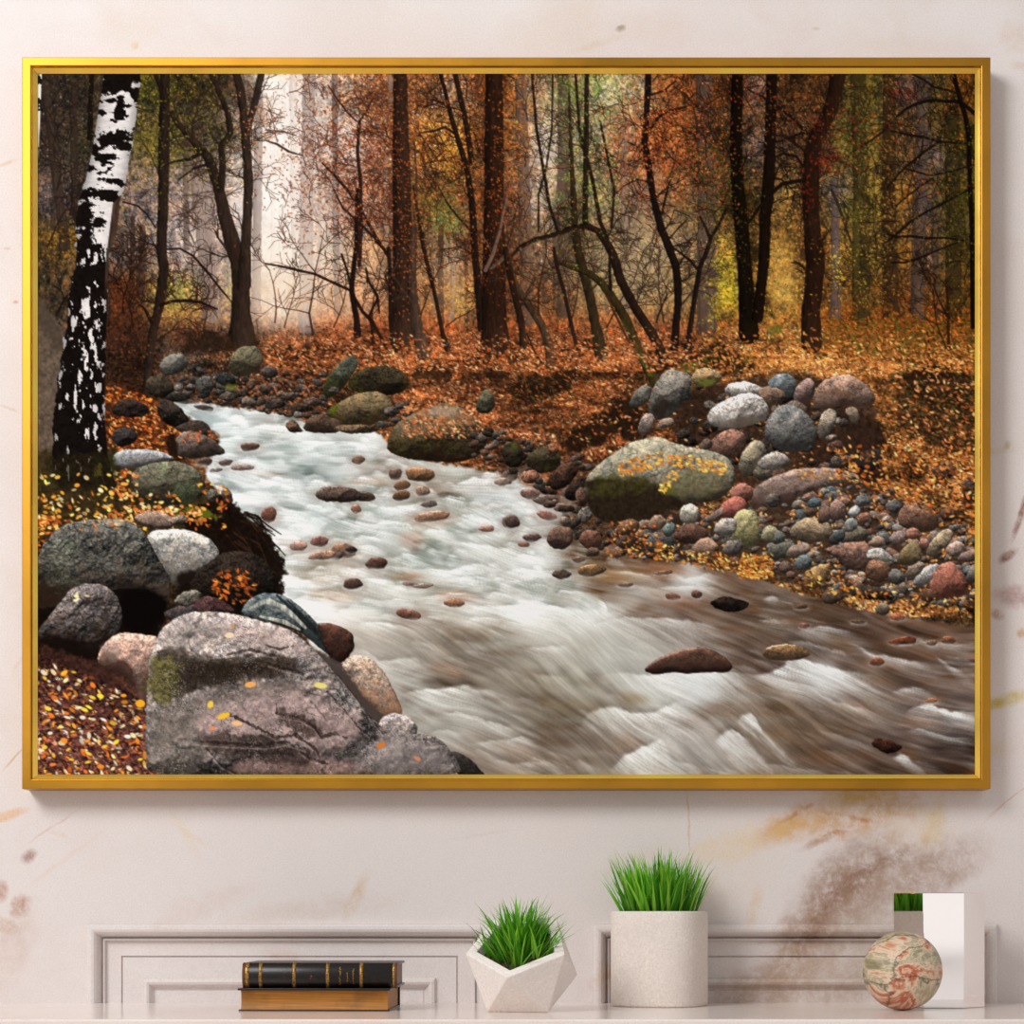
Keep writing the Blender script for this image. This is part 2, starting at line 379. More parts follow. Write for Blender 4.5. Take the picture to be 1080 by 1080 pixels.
def far_leaves():
    Z = [ # cx, cy, sx, sy, n, size, colours
     (190,115,30,34,700,1.5,[(112,106,38),(80,76,30),(140,132,50),(52,46,24)]),
     (145,135,14,40,420,1.5,[(110,104,30),(140,128,44),(60,54,26)]),
     (228,125,22,34,420,1.4,[(72,66,34),(100,92,48),(46,38,28)]),
     (75,140,24,44,420,1.4,[(74,74,34),(56,48,38),(96,86,60),(36,28,24)]),
     (60,258,18,12,150,1.5,[(150,112,34),(100,70,30)]),
     (290,130,20,26,300,1.2,[(196,132,92),(210,160,126),(176,108,70)]),
     (300,165,12,10,60,1.2,[(208,138,100)]),
     (360,145,32,44,900,1.5,[(120,66,42),(92,48,32),(150,86,54),(70,42,32),(176,112,74)]),
     (385,195,38,34,900,1.5,[(126,68,42),(96,50,32),(152,88,54),(66,40,30)]),
     (410,110,30,26,800,1.6,[(120,70,40),(92,52,30),(160,100,52),(74,42,28)]),
     (450,140,26,30,600,1.6,[(178,118,50),(140,84,38),(112,62,32),(196,146,64)]),
     (472,165,14,14,220,1.5,[(206,150,62),(220,170,80),(180,118,44)]),
     (545,120,10,50,420,1.6,[(176,110,46),(140,84,36),(190,130,60)]),
     (515,110,20,30,500,1.5,[(110,62,32),(84,44,24),(150,88,40)]),
     (520,200,26,50,500,1.4,[(128,66,30),(92,46,24),(160,86,40),(60,34,22)]),
     (455,205,16,26,340,1.4,[(100,104,52),(120,96,48),(84,78,40)]),
     (470,225,18,14,180,1.4,[(112,118,66),(92,98,58)]),
     (600,135,26,46,560,1.6,[(96,116,52),(120,136,66),(78,88,42),(140,110,66)]),
     (632,98,26,14,380,1.6,[(110,138,52),(136,160,72),(90,112,44)]),
     (600,205,20,26,320,1.5,[(98,120,50),(120,140,70),(76,90,40)]),
     (690,130,30,40,800,1.6,[(172,96,54),(140,74,42),(196,122,74),(108,58,36)]),
     (710,170,30,30,700,1.6,[(160,84,50),(128,64,38),(190,110,68),(92,52,34)]),
     (660,140,14,40,260,1.5,[(178,110,76),(150,86,56)]),
     (755,175,28,34,700,1.6,[(74,74,28),(56,50,22),(100,96,40),(40,30,18)]),
     (740,215,24,22,400,1.5,[(76,70,30),(58,48,26),(98,86,48)]),
     (750,105,24,26,400,1.5,[(140,84,36),(104,60,28),(80,44,24)]),
     (830,110,26,30,500,1.5,[(124,84,44),(92,60,34),(150,106,60),(60,42,28)]),
     (810,180,24,34,420,1.4,[(70,56,34),(100,80,52),(46,34,22)]),
     (905,150,18,70,800,1.5,[(104,102,42),(128,118,52),(76,70,30)]),
     (925,230,14,60,500,1.5,[(150,128,62),(124,104,46),(176,146,74)]),
     (955,190,20,70,600,1.5,[(136,98,48),(112,76,38),(160,118,60)]),
     (1005,180,16,80,900,1.5,[(84,80,30),(62,56,22),(104,96,44),(44,34,18)]),
     (1010,110,14,30,260,1.5,[(176,104,36),(140,78,28)]),
     (830,240,20,36,420,1.5,[(170,124,60),(140,100,46),(190,148,80)]),
     (825,300,22,22,420,1.6,[(182,146,62),(206,172,84),(150,112,50)]),
     (766,302,12,30,460,1.7,[(176,152,48),(198,176,64),(140,122,40),(150,150,60)]),
     (895,285,10,14,120,1.6,[(190,164,50),(210,186,70)]),
     (680,290,40,30,380,1.5,[(150,140,84),(166,142,92),(130,112,76)]),
     (188,308,10,9,170,1.7,[(150,156,64),(176,178,84),(130,120,56)]),
     (196,326,14,14,240,1.5,[(150,120,62),(124,92,52),(170,140,76)]),
     (244,312,6,16,100,1.4,[(176,160,84)]),
     (300,322,30,16,500,1.5,[(176,116,76),(150,90,56),(190,140,96),(120,70,46)]),
     (345,325,24,16,360,1.5,[(166,102,66),(140,80,48),(186,126,84)]),
     (450,320,46,20,500,1.5,[(160,98,54),(130,74,40),(180,130,76)]),
     (487,318,10,12,120,1.5,[(206,170,76),(180,140,66)]),
     (560,310,60,24,500,1.5,[(140,84,48),(110,64,38),(164,106,62)]),
     (640,310,50,20,400,1.5,[(150,110,66),(130,84,48)]),
     (950,335,46,14,900,1.6,[(140,74,30),(116,60,26),(168,94,40),(96,90,30)]),
     (910,352,30,10,400,1.6,[(110,104,36),(150,100,40),(90,70,28)]),
     (130,330,30,26,500,1.4,[(96,50,26),(72,38,22),(120,66,34)]),
     (180,365,36,12,300,1.4,[(70,38,24),(50,28,18),(104,56,32)])]
    for cx, cy, sx, sy, n, sz, pal in Z:
        n, sz = int(n * 1.75), sz * .72
        x, y = R.normal(cx, sx, n), R.normal(cy, sy, n)
        g = fbm(x / 9, y / 9, 333, 2) > .42
        x, y = x[g], y[g]
        m = len(x)
        P = np.array(pal, np.float32) / 255
        c = P[R.integers(0, len(P), m)] * R.normal(1, .16, (m, 1)).clip(.5, 1.5)
        leaves(x, y, sz * R.uniform(.6, 1.4, m), sz * R.uniform(.4, .9, m), R.uniform(0, 3.1, m), c.clip(0, 1), .68)
    # the light of the mist, spilling between the trunks
    for cx, cy, rx, ry, col, a in [(296,190,34,150,(240,232,224),.55),(292,300,40,46,(232,216,196),.45),(345,240,40,90,(226,208,192),.22),(330,310,70,30,(226,200,174),.25),(400,290,60,40,(214,186,156),.20),(480,300,60,40,(206,176,140),.20),(225,240,34,90,(206,192,184),.28),(575,170,20,80,(220,206,194),.25),(680,270,60,60,(186,168,140),.30),(640,290,50,40,(180,166,130),.25),(825,290,26,40,(206,170,104),.25),(640,110,40,30,(206,206,180),.18)]:
        s = box(cx - rx * 2, cy - ry * 2, cx + rx * 2, min(cy + ry * 2, 372))
        e = ((GX[s] - cx) / rx) ** 2 + ((GY[s] - cy) / ry) ** 2
        mix(s, c3(col), np.exp(-e) * a * 1.25 * sm(366, 338, GY[s]))


def ground():
    def dens(x, y):
        edge = np.interp(x, [36, 150, 200, 270, 330, 420, 520, 640, 740, 800, 900, 1031], [352, 385, 368, 350, 340, 338, 346, 338, 344, 338, 342, 352])
        return np.clip((y - edge) / 14, 0, 1) * (fbm(x / 9, y / 7, 350, 3) * 1.5 - .05)
    # right-hand floor of fallen leaves; dark earth between
    s = box(150, 335, 1031, 660)
    d = sm(-8, 18, GY - np.interp(GX, [36, 200, 330, 420, 520, 640, 740, 800, 900, 1031], [352, 366, 345, 340, 350, 342, 350, 346, 352, 360]))
    g = (fbm(GX / 3, GY / 2.2, 360, 3, .7) - .5) * 2
    IM[:] = IM * (1 - (d * .25)[..., None] + (d * .62 * g)[..., None]).clip(.2, 1.8)
    sh = lambda x, y: np.interp(x, [150, 300, 420, 560, 760, 800, 1031], [.5, .72, .88, .95, .92, 1.05, .92]) * (1 - .62 * sm(.55, .72, fbm(x / 26, y / 12, 371, 3)))
    size = lambda x, y: np.interp(y, [335, 370, 420, 480, 560, 660], [1.0, 1.45, 1.9, 2.3, 2.7, 3.0])
    pal = [(186,104,58),(150,78,42),(212,144,94),(112,60,34),(226,172,124),(168,88,46),(76,44,28)]
    litter(46000, (150, 338, 780, 520, dens), pal, lambda x, y: size(x, y) * .74, .88, .55, None, .2, sh)
    palr = [(212,138,72),(180,102,48),(232,176,108),(142,78,38),(240,202,146),(196,118,56),(90,52,30)]
    litter(34000, (740, 340, 1031, 650, dens), palr, lambda x, y: size(x, y) * .74, .88, .55, None, .2, sh)
    dd = d * sm(100, 200, GX)
    IM[:] = (IM * (1 + (dd * .8 * (fbm(GX / 30, GY / 9, 376, 4, .6) - .5) * 2)[..., None])).clip(0, 1)
    # ferny, mossy and shaded stretches
    for p in [[(800,360),(850,362),(900,375),(1000,372),(1028,362),(1028,350),(950,335),(900,345)],]:
        patch(p, (96,78,30), .5, 6, 8, 7, 381)
    litter(2600, (860, 335, 1031, 378, lambda x, y: np.ones_like(x) * .8), [(150,80,32),(180,104,44),(120,64,26),(104,96,34),(70,46,20)], 1.5, .9, .55)
    # dark hollows
    for p, a in [([(560,398),(590,388),(612,392),(604,410),(575,420),(545,424),(538,412)],.9),([(430,392),(460,380),(486,390),(470,402),(440,404)],.75),([(478,398),(520,384),(545,392),(500,404)],.6),([(500,410),(515,402),(560,398),(540,412)],.5),([(285,372),(330,362),(350,368),(320,380),(290,382)],.7),([(596,470),(612,448),(640,430),(668,440),(680,452),(640,462),(610,482)],.92),([(640,420),(668,415),(690,440),(680,470),(650,462)],.85),([(715,440),(735,410),(765,412),(745,440),(735,470),(712,478)],.92),([(745,378),(780,372),(800,388),(770,396),(735,392)],.8),([(945,400),(975,388),(1000,390),(1028,396),(1028,470),(1000,478),(965,462),(940,440)],.72),([(150,395),(180,400),(170,420),(150,430)],.7),([(200,352),(260,350),(280,365),(240,372),(190,372)],.75),([(690,386),(735,372),(760,388),(715,396)],.6)]:
        patch(p, (34,22,14), a, 5, 9, 6, 390, 2, .5)
    litter(800, (940, 388, 1031, 480, lambda x, y: np.ones_like(x) * .75), [(196,110,50),(150,80,40),(226,160,104),(90,80,36),(60,52,26)], 1.9, .9, .55)
    litter(260, (596, 384, 700, 470, lambda x, y: np.ones_like(x)), [(190,100,48),(150,76,36),(70,60,26),(214,150,96)], 1.8, .9, .5)
    litter(120, (540, 388, 612, 424, lambda x, y: np.ones_like(x)), [(150,84,40),(70,60,26),(110,60,30)], 1.7, .9, .5)
    for x, y, a, b in [(727,388,26,7),(745,400,16,6),(818,348,10,6),(790,380,8,4)]:
        blob(x, y, a, b, (84, 96, 34), .7, -20, .6, 4, 395)


def woods():
    D = R
    dk = (34, 23, 18)
    # shrubs, saplings and their twigs
    for (x, y, a, l, w, c, dp, n) in [(130,330,-80,70,1.2,(34,20,14),3,1),(140,345,-100,60,1.1,(36,22,16),3,1),(120,300,-60,60,1,(40,24,18),3,1),(165,360,-50,50,1,(36,22,16),3,1),(60,330,-70,80,1.2,(34,24,20),3,1),(50,260,-60,70,1.1,(40,30,26),3,1),(60,200,-70,80,1,(44,34,30),3,1),(215,345,-80,40,.8,(60,36,26),2,1),(290,340,-85,70,.9,(64,40,30),2,1),(300,345,-75,60,.8,(70,44,32),2,1),(330,352,-95,110,1.2,(42,27,22),3,1),(352,345,-70,70,.9,(52,32,24),3,1),(395,350,-100,90,1,(44,28,22),3,1),(440,350,-80,90,1,(44,28,22),3,1),(470,345,-60,70,.9,(48,30,22),3,1),(545,340,-75,90,1,(44,30,24),3,1),(570,345,-95,100,1,(44,30,24),3,1),(600,345,-80,80,.9,(48,32,26),3,1),(640,345,-70,90,1,(44,30,24),3,1),(668,330,-60,70,.9,(48,34,26),3,1),(700,340,-100,80,.9,(48,34,26),3,1),(720,320,-60,70,.9,(48,34,24),3,1),(1000,372,-95,80,1.1,(50,26,14),3,1),(985,380,-60,60,.8,(50,28,16),2,1),(1005,340,-120,60,.8,(40,24,14),2,1),(930,330,-60,40,.7,(60,36,20),2,1)]:
        for _ in range(n):
            twig(x, y, math.radians(a), l, w, c, dp, .85)
    # crowded fine branches in the crowns
    for (x0, y0, x1, y1, n, c, l) in [(150,80,250,200,34,(36,28,20),44),(45,80,95,240,22,(38,28,24),40),(170,150,240,260,20,(62,46,40),36),(290,90,420,260,44,(70,44,34),34),(370,140,470,270,30,(54,34,26),34),(440,80,520,200,26,(44,28,22),36),(520,100,600,300,26,(50,36,28),34),(600,90,700,280,34,(48,34,26),34),(680,80,780,230,46,(36,24,18),40),(770,80,880,250,44,(34,23,18),42),(860,90,960,300,34,(44,32,22),36),(940,80,1030,330,44,(34,24,16),44),(130,260,240,370,26,(46,28,20),34),(380,240,520,330,22,(60,38,28),28),(620,230,740,330,26,(66,48,38),30),(265,100,300,180,8,(120,84,66),28)]:
        for _ in range(n):
            twig(D.uniform(x0, x1), D.uniform(y0, y1), D.uniform(-3.14, .2), D.uniform(.5, 1.2) * l, D.uniform(.4, .8), c, 2, .8)
    T = [ # limbs as (x, y, half-width) lists with a colour
     ([(174,78,5),(173,150,6),(172,215,5.5),(170,262,5.5),(173,284,5.5),(168,322,5),(160,356,4.5),(154,416,4)],(44,33,27)),
     ([(163,78,1.6),(170,95,2),(174,113,2)],(36,27,22)),
     ([(255,352,14),(254,330,10),(254,300,9.5),(252,275,9.5),(247,262,9),(237,228,7),(230,196,5.5),(220,167,5),(203,147,4),(186,128,3),(174,112,1.5)],(50,38,30)),
     ([(233,200,4),(235,172,3.4),(233,155,3.2),(243,140,3.4),(240,118,3),(230,94,2.5),(222,78,2)],(46,36,28)),
     ([(257,300,8),(259,262,5.5),(261,226,5),(262,190,5),(260,154,5),(257,118,4.5),(253,92,4.5),(249,76,4)],(52,41,34)),
     ([(261,140,3),(264,126,3.4),(270,104,3.6),(276,76,3.8)],(54,43,37)),
     ([(215,160,2.5),(200,168,1.8),(184,170,1.2),(172,176,.6)],(36,27,22)),([(222,172,1.4),(204,178,1.2),(188,190,.6)],(36,27,22)),
     ([(170,322,1.8),(180,318,1.6),(196,317,1.8),(212,319,1.5),(229,326,.8)],(34,22,18)),([(160,340,2),(152,325,1.4),(148,322,.8)],(34,22,18)),
     ([(176,263,.9),(190,262,1),(204,270,1.2),(218,286,1.2),(232,304,1),(244,318,.6)],(40,28,24)),([(130,213,.9),(145,217,.9),(155,226,.9),(164,240,.7)],(38,28,24)),
     ([(280,278,1),(297,281,1.2),(314,285,1.4),(332,289,1.4),(347,296,1.4),(369,306,1.6)],(44,29,24)),
     ([(280,148,.6),(292,152,1.3),(305,160,1.2),(319,164,.6)],(60,46,42)),([(280,137,.6),(300,139,.9),(312,143,.6)],(84,66,60)),
     ([(422,78,7),(423,180,9.5),(425,260,10.5),(425,320,11),(424,352,13)],(54,38,29)),
     ([(436,240,4),(434,290,5),(436,320,5.5),(441,350,6),(447,372,8)],(72,57,47)),
     ([(377,200,2),(376,260,2.6),(372,290,2.4),(371,308,3),(376,335,3.2),(377,353,4)],(34,22,18)),
     ([(371,310,2),(382,328,1.8),(393,340,1.8),(401,355,1.6),(408,368,1.2)],(38,24,18)),([(398,315,1.3),(390,332,1.5),(393,352,1.5),(394,374,1.6)],(38,24,18)),([(386,283,1),(388,296,1.2),(398,312,1.4),(400,330,1)],(38,24,18)),
     ([(360,268,1),(366,285,1.2),(371,306,1.6)],(38,26,20)),([(379,128,1.6),(377,160,1.8),(380,190,2),(381,240,2),(379,280,2.2)],(48,33,28)),([(379,128,1),(388,115,.8),(396,100,.5)],(50,36,30)),([(376,128,1),(366,118,.9),(356,105,.8),(346,90,.6)],(50,36,30)),
     ([(340,172,.8),(352,184,1.4),(366,200,1.6),(380,220,1.6),(392,242,1.6),(404,262,1.6)],(46,30,24)),([(352,200,.8),(362,220,1.2),(378,234,1.2),(396,252,1.2),(410,268,1.2)],(46,30,24)),
     ([(410,262,2),(412,300,2.4),(412,335,2.4),(415,369,3)],(40,27,21)),([(396,255,1),(404,262,1.2),(410,272,1.4)],(40,27,21)),
     ([(436,196,.7),(441,228,1.5),(446,258,2.2),(452,284,2.2),(458,308,2),(463,332,2),(467,352,2.4),(472,368,3)],(44,29,22)),
     ([(437,150,.8),(439,180,1),(440,225,1)],(70,50,40)),
     ([(465,78,1.8),(472,108,2.2),(480,137,2.6),(487,160,3),(493,180,3.2),(498,214,3.4),(501,270,4),(505,310,4),(508,346,4.5)],(38,26,20)),
     ([(480,78,2.6),(485,100,2.8),(489,118,2.8),(494,145,3),(497,170,3)],(42,30,22)),([(478,140,1.2),(470,134,1.4),(458,138,1.2),(444,140,.7)],(40,28,22)),([(476,116,1),(466,108,1),(455,105,.6)],(40,28,22)),([(500,140,.9),(506,160,1),(516,180,1),(528,194,1)],(44,30,22)),
     ([(463,198,.7),(472,215,1),(484,230,1),(497,244,1)],(44,30,22)),
     ([(521,76,9),(521,150,10),(521,220,10.5),(521,280,12),(521,330,13),(522,362,15)],(48,31,22)),
     ([(535,205,1.2),(527,245,1.6),(520,268,2),(512,285,2)],(110,92,82)),([(540,262,2),(528,275,2),(518,283,1.5)],(92,80,70)),
     ([(561,78,1.2),(566,137,1.6),(573,178,1.6),(580,219,1.6),(588,243,1.6)],(36,26,20)),([(583,80,1),(582,137,1),(576,178,1.1),(568,205,1.2),(568,243,1.2)],(40,30,24)),([(607,78,1.2),(611,137,1.6),(617,161,1.8),(625,190,2),(633,234,2.2),(640,250,2)],(38,28,20)),([(619,78,2.4),(618,160,2.8),(617,240,3)],(42,33,23)),([(633,128,1.2),(641,166,1.4),(648,202,1.5),(646,225,1.4),(645,240,1.4)],(40,30,22)),
     ([(600,90,.8),(602,150,1.8),(604,195,2.8),(606,230,3.6),(609,260,4.4),(615,285,4.8),(621,308,5),(628,342,5.2),(634,374,7)],(54,43,28)),
     ([(539,270,1.6),(548,261,2),(561,254,2.4),(575,250,2.4),(590,246,2.6),(605,240,2.8),(619,238,3),(630,243,3.6),(640,256,4.2),(647,270,4.6),(655,296,4.8),(670,325,4.6),(686,349,5),(695,366,5),(701,382,6)],(42,30,22)),
     ([(591,278,1.8),(605,283,2.4),(621,288,3.4),(633,297,4),(643,310,4.6),(652,323,4.8),(660,337,4.8),(667,352,4.6),(676,376,4.8),(684,391,5),(691,403,6)],(56,47,25)),
     ([(536,270,3.4),(538,290,4),(546,306,4),(554,316,4),(564,331,4.2),(572,344,4.4),(579,362,4.4),(581,386,5)],(74,57,41)),
     ([(533,262,3),(538,290,3.4),(544,316,3.4),(550,340,3.6),(552,364,4)],(48,33,24)),([(584,262,1.8),(588,284,2),(595,308,2),(601,335,2),(609,370,2)],(44,31,24)),([(556,352,.9),(562,368,1),(572,384,1)],(40,26,18)),([(643,262,1.2),(643,286,1.6),(644,305,1.8)],(36,26,20)),([(640,312,1),(648,330,1.2),(656,346,1.2),(664,362,1)],(70,44,30)),
     ([(684,76,3.4),(683,100,3.4),(682,120,3),(680,150,3.4),(684,176,3.6),(689,210,3.6),(698,243,4),(706,262,4.4),(713,282,4.2),(715,300,4),(715,322,4),(713,345,4),(711,368,4.4)],(30,21,17)),
     ([(687,135,1.6),(694,124,1.6),(706,117,1.4),(718,114,1),(730,111,.6)],(32,22,18)),([(686,100,1.2),(700,96,1),(712,86,.8)],(34,24,18)),([(698,226,1.2),(702,208,1.2),(707,190,.9)],(34,24,18)),([(680,160,1),(672,154,1),(662,150,.6)],(36,26,20)),([(684,192,1),(672,189,1),(658,196,.7),(650,204,.5)],(36,26,20)),([(706,252,1),(716,240,.9),(724,232,.5)],(36,26,20)),
     ([(766,220,1.2),(758,238,1.6),(750,250,2),(745,266,2.4),(738,283,2.4),(735,300,2.6),(731,325,2.6),(728,345,2.8),(724,368,3)],(36,25,20)),([(738,228,1),(744,240,1.4),(749,252,1.6)],(36,25,20)),([(708,260,1),(718,267,1.2),(728,275,1.4),(736,284,1.4)],(36,25,20)),([(692,340,.8),(696,328,.9),(704,310,.8)],(44,30,24)),
     ([(778,76,6),(776,150,6.5),(778,200,7),(783,250,7.5),(786,290,8),(788,325,9),(790,352,11)],(24,16,10)),
     ([(814,76,5.5),(812,150,6),(811,190,6.4),(807,230,6),(806,270,6),(803,300,5.6),(799,335,6)],(28,18,12)),
     ([(884,76,8),(881,95,8),(876,116,7.5),(868,132,7.5),(860,145,8),(856,165,8.6),(855,210,8.6),(857,250,9),(860,280,10),(858,305,9.5),(855,330,10),(856,362,11)],(46,29,19)),
     ([(850,140,1.8),(838,126,1.6),(826,117,1.4),(810,105,1.2),(790,95,1)],(30,21,17)),([(850,138,1.4),(832,146,1.3),(815,151,1.1),(800,150,.7)],(32,22,18)),([(848,190,2),(836,192,2),(825,194,2.2),(815,203,2.2),(800,220,1.8),(786,240,1.2)],(28,20,14)),([(850,180,1.2),(840,165,1.4),(826,162,1.2),(812,168,.8)],(32,22,18)),
     ([(877,200,1.2),(883,213,1.6),(889,230,1.6),(894,245,1.2),(900,262,.8)],(54,46,38)),([(900,160,.7),(916,150,1.1),(930,140,1.2),(940,130,1.2)],(36,26,20)),
     ([(946,123,1.2),(954,116,1.4),(963,111,1.6),(975,107,1.7),(985,106,1.7),(1000,107,1.8),(1010,107,2),(1019,112,2),(1028,120,2)],(26,18,14)),
     ([(1006,76,2.2),(1009,92,2.4),(1013,106,2.6),(1018,122,2.6),(1021,137,2.6),(1022,152,2.4),(1023,190,2.4),(1025,240,2.4),(1026,345,2.4)],(24,16,13)),
     ([(940,138,.8),(958,142,1.3),(975,145,1.3),(990,149,1.2),(1010,151,1),(1024,152,.7)],(30,21,16)),([(936,198,.8),(948,183,1.2),(960,172,1.3),(975,160,1.3),(990,150,1.2)],(30,21,16)),([(934,256,.9),(948,245,1.3),(960,234,1.4),(976,224,1.3),(992,216,1.2),(1010,206,1.1),(1028,198,.8)],(28,20,15)),([(936,247,.9),(946,250,1.2),(960,249,1.3),(978,251,1.2),(1000,251,1),(1016,254,.8)],(28,20,15)),([(945,217,.8),(958,206,1),(970,197,1),(984,188,.9)],(30,21,16)),([(940,277,.9),(954,277,1.1),(968,273,1.1),(982,267,1),(996,261,.9),(1010,256,.6)],(28,20,15)),([(962,78,1),(974,84,1),(985,92,1.1),(1000,95,1.1),(1012,100,1)],(30,21,16)),([(956,178,.8),(980,185,1),(1000,182,1),(1026,174,.8)],(32,23,17)),([(974,143,.8),(972,160,.9),(968,174,.7)],(30,21,16)),
     ([(998,296,1.2),(1000,320,1.4),(1000,345,1.5),(1001,374,1.8)],(50,27,15)),([(978,350,.8),(980,366,1),(981,382,1.2)],(44,26,15)),([(984,300,.6),(990,315,.9),(998,332,.9)],(48,27,15))]
    for p, c in T:
        w = max(q[2] for q in p)
        stroke(p, c, .96, .5 if w > 2.5 else .2, .32 if w > 2.5 else .1, int(R.integers(400, 480)), -.45, .7 if w > 4 else .25)
        if w > 1.4:   # side twigs
            for q in p[:-1]:
                if R.random() < .5 and q[1] < 330:
                    twig(q[0], q[1], R.uniform(-2.9, -.2), R.uniform(14, 42), max(.4, q[2] * .25), tuple(np.array(c) * .95), 2, .85)
    # moss on the leaning trunk and on the big ones
    for x, y, a, b, r, c in [(676,378,3,16,-28,(86,92,30)),(660,345,2.5,12,-30,(74,74,28)),(903,250,5,60,0,(92,86,42)),(686,394,3,9,-30,(92,104,30))]:
        blob(x, y, a, b, c, .55, r, .8, 3, 480)
    # a few leaves still hanging, red in the right half
    for (cx, cy, sx, sy, n, sz, pal) in [(860,128,10,12,40,1.9,[(116,40,24),(96,32,20)]),(870,170,9,12,44,1.9,[(122,46,28),(96,34,22)]),(905,140,14,22,40,1.7,[(118,44,26),(140,64,34)]),(950,95,10,8,22,2,[(96,30,22),(116,42,28)]),(853,200,4,14,26,2,[(110,40,24)]),(978,192,16,8,26,1.7,[(150,60,34),(176,90,40)]),(920,155,24,22,34,1.6,[(150,54,26)]),(790,100,16,14,40,1.7,[(150,66,34),(120,48,28)]),(350,180,40,44,500,1.5,[(134,66,40),(164,92,56),(88,46,32)]),(405,170,36,60,500,1.5,[(150,80,44),(112,56,32),(178,108,60)]),(520,170,30,60,420,1.5,[(160,88,38),(120,60,28),(190,116,52)]),(505,260,30,40,200,1.4,[(150,76,36),(120,58,28)]),(705,150,34,36,520,1.6,[(180,92,48),(150,70,38),(206,124,70)]),(745,190,24,36,260,1.5,[(80,82,32),(64,60,28),(140,70,36)]),(620,140,30,60,240,1.6,[(112,134,56),(140,156,80),(88,104,44)]),(600,235,30,40,120,1.5,[(110,130,56),(150,90,50)]),(880,300,40,30,120,1.4,[(170,130,50),(150,96,40)]),(270,135,14,16,60,1.3,[(200,132,92)]),(190,150,36,40,260,1.4,[(104,98,36),(130,122,46)]),(130,330,26,30,160,1.4,[(130,70,36),(98,52,28)]),(830,120,30,30,200,1.5,[(150,92,44),(110,66,36)]),(1000,200,24,80,300,1.4,[(86,84,34),(110,100,44)]),(430,250,16,40,160,1.4,[(150,80,42),(170,100,52)]),(320,180,6,60,90,1.3,[(170,108,76),(140,84,58)]),(770,250,14,40,160,1.5,[(60,54,22),(84,76,32)])]:
        n, sz = int(n * 1.5), sz * .72
        x, y = R.normal(cx, sx, n), R.normal(cy, sy, n)
        P = np.array(pal, np.float32) / 255 * .92
        c = P[R.integers(0, len(P), n)] * R.normal(1, .18, (n, 1)).clip(.5, 1.5)
        leaves(x, y, sz * R.uniform(.6, 1.4, n), sz * R.uniform(.4, .85, n), R.uniform(0, 3.1, n), c.clip(0, 1), .8)
    w = (.4 * sm(364, 326, GY))[..., None]
    I2 = IM.clip(0, 1)
    IM[:] = I2 * (1 - w) + I2 * I2 * (3 - 2 * I2) * 1.02 * w
    # leaves drifted over the trunk feet
    litter(5200, (280, 346, 740, 392, lambda x, y: np.clip((y - 346) / 30, .06, 1) * .45), [(196,104,52),(158,76,36),(222,146,90),(232,172,120),(176,88,40)], 1.5, .9, .5)
    litter(2600, (740, 345, 1031, 392, lambda x, y: np.clip((y - 350) / 24, .04, 1) * .5), [(222,140,66),(190,104,44),(238,178,100),(206,120,50)], 1.6, .9, .5)
# ---------------------------------------------------------------- the stream
RIVER = [(160,424),(200,424),(250,430),(300,436),(322,444),(345,454),(380,450),(408,462),(415,480),(470,490),(520,497),(545,505),(570,520),(590,535),(600,560),(640,575),(700,588),(770,598),(830,622),(900,642),(960,652),(1034,662),(1080,670),(1080,900),(460,900),(470,822),(430,790),(380,720),(335,690),(300,640),(292,600),(270,560),(235,525),(215,500),(222,480),(236,462),(212,448),(196,438)]
ANG = [(200,435,20),(260,470,14),(330,470,6),(300,520,12),(420,490,8),(520,500,6),(560,540,16),(470,540,14),(380,560,8),(330,610,-4),(420,610,16),(520,590,18),(600,600,8),(700,600,6),(560,650,24),(480,680,26),(620,680,38),(540,720,34),(460,760,22),(600,760,38),(660,740,46),(640,800,44),(720,790,44),(780,790,40),(740,730,34),(700,650,16),(800,640,10),(900,660,8),(1000,680,10),(850,720,24),(930,710,18),(1000,740,18),(900,780,22),(980,790,16),(770,700,20)]


def flow():
    a = shepard([(x, y, t) for x, y, t in ANG], 1.8, 20)[..., 0]
    a = np.radians(a + 26 * (fbm(GX / 70, GY / 34, 500, 3) - .5) * 2)
    return np.cos(a), np.sin(a)


def lic(vx, vy, n, sx, sy, seed):
    """noise smeared along the current"""
    src = fbm(GX / sx, GY / sy, seed, 2, .6)
    acc = src.copy()
    for sg in (1, -1):
        x, y = GX.copy(), GY.copy()
        for _ in range(n):
            i = np.clip(x - CX0, 0, CW - 1).astype(int)
            j = np.clip(y - CY0, 0, CH - 1).astype(int)
            x += sg * vx[j, i] * 1.4
            y += sg * vy[j, i] * 1.4
            i = np.clip(x - CX0, 0, CW - 1).astype(int)
            j = np.clip(y - CY0, 0, CH - 1).astype(int)
            acc += src[j, i]
    acc /= 2 * n + 1
    m = acc[400:].mean()
    return (acc - m) / acc[400:].std()


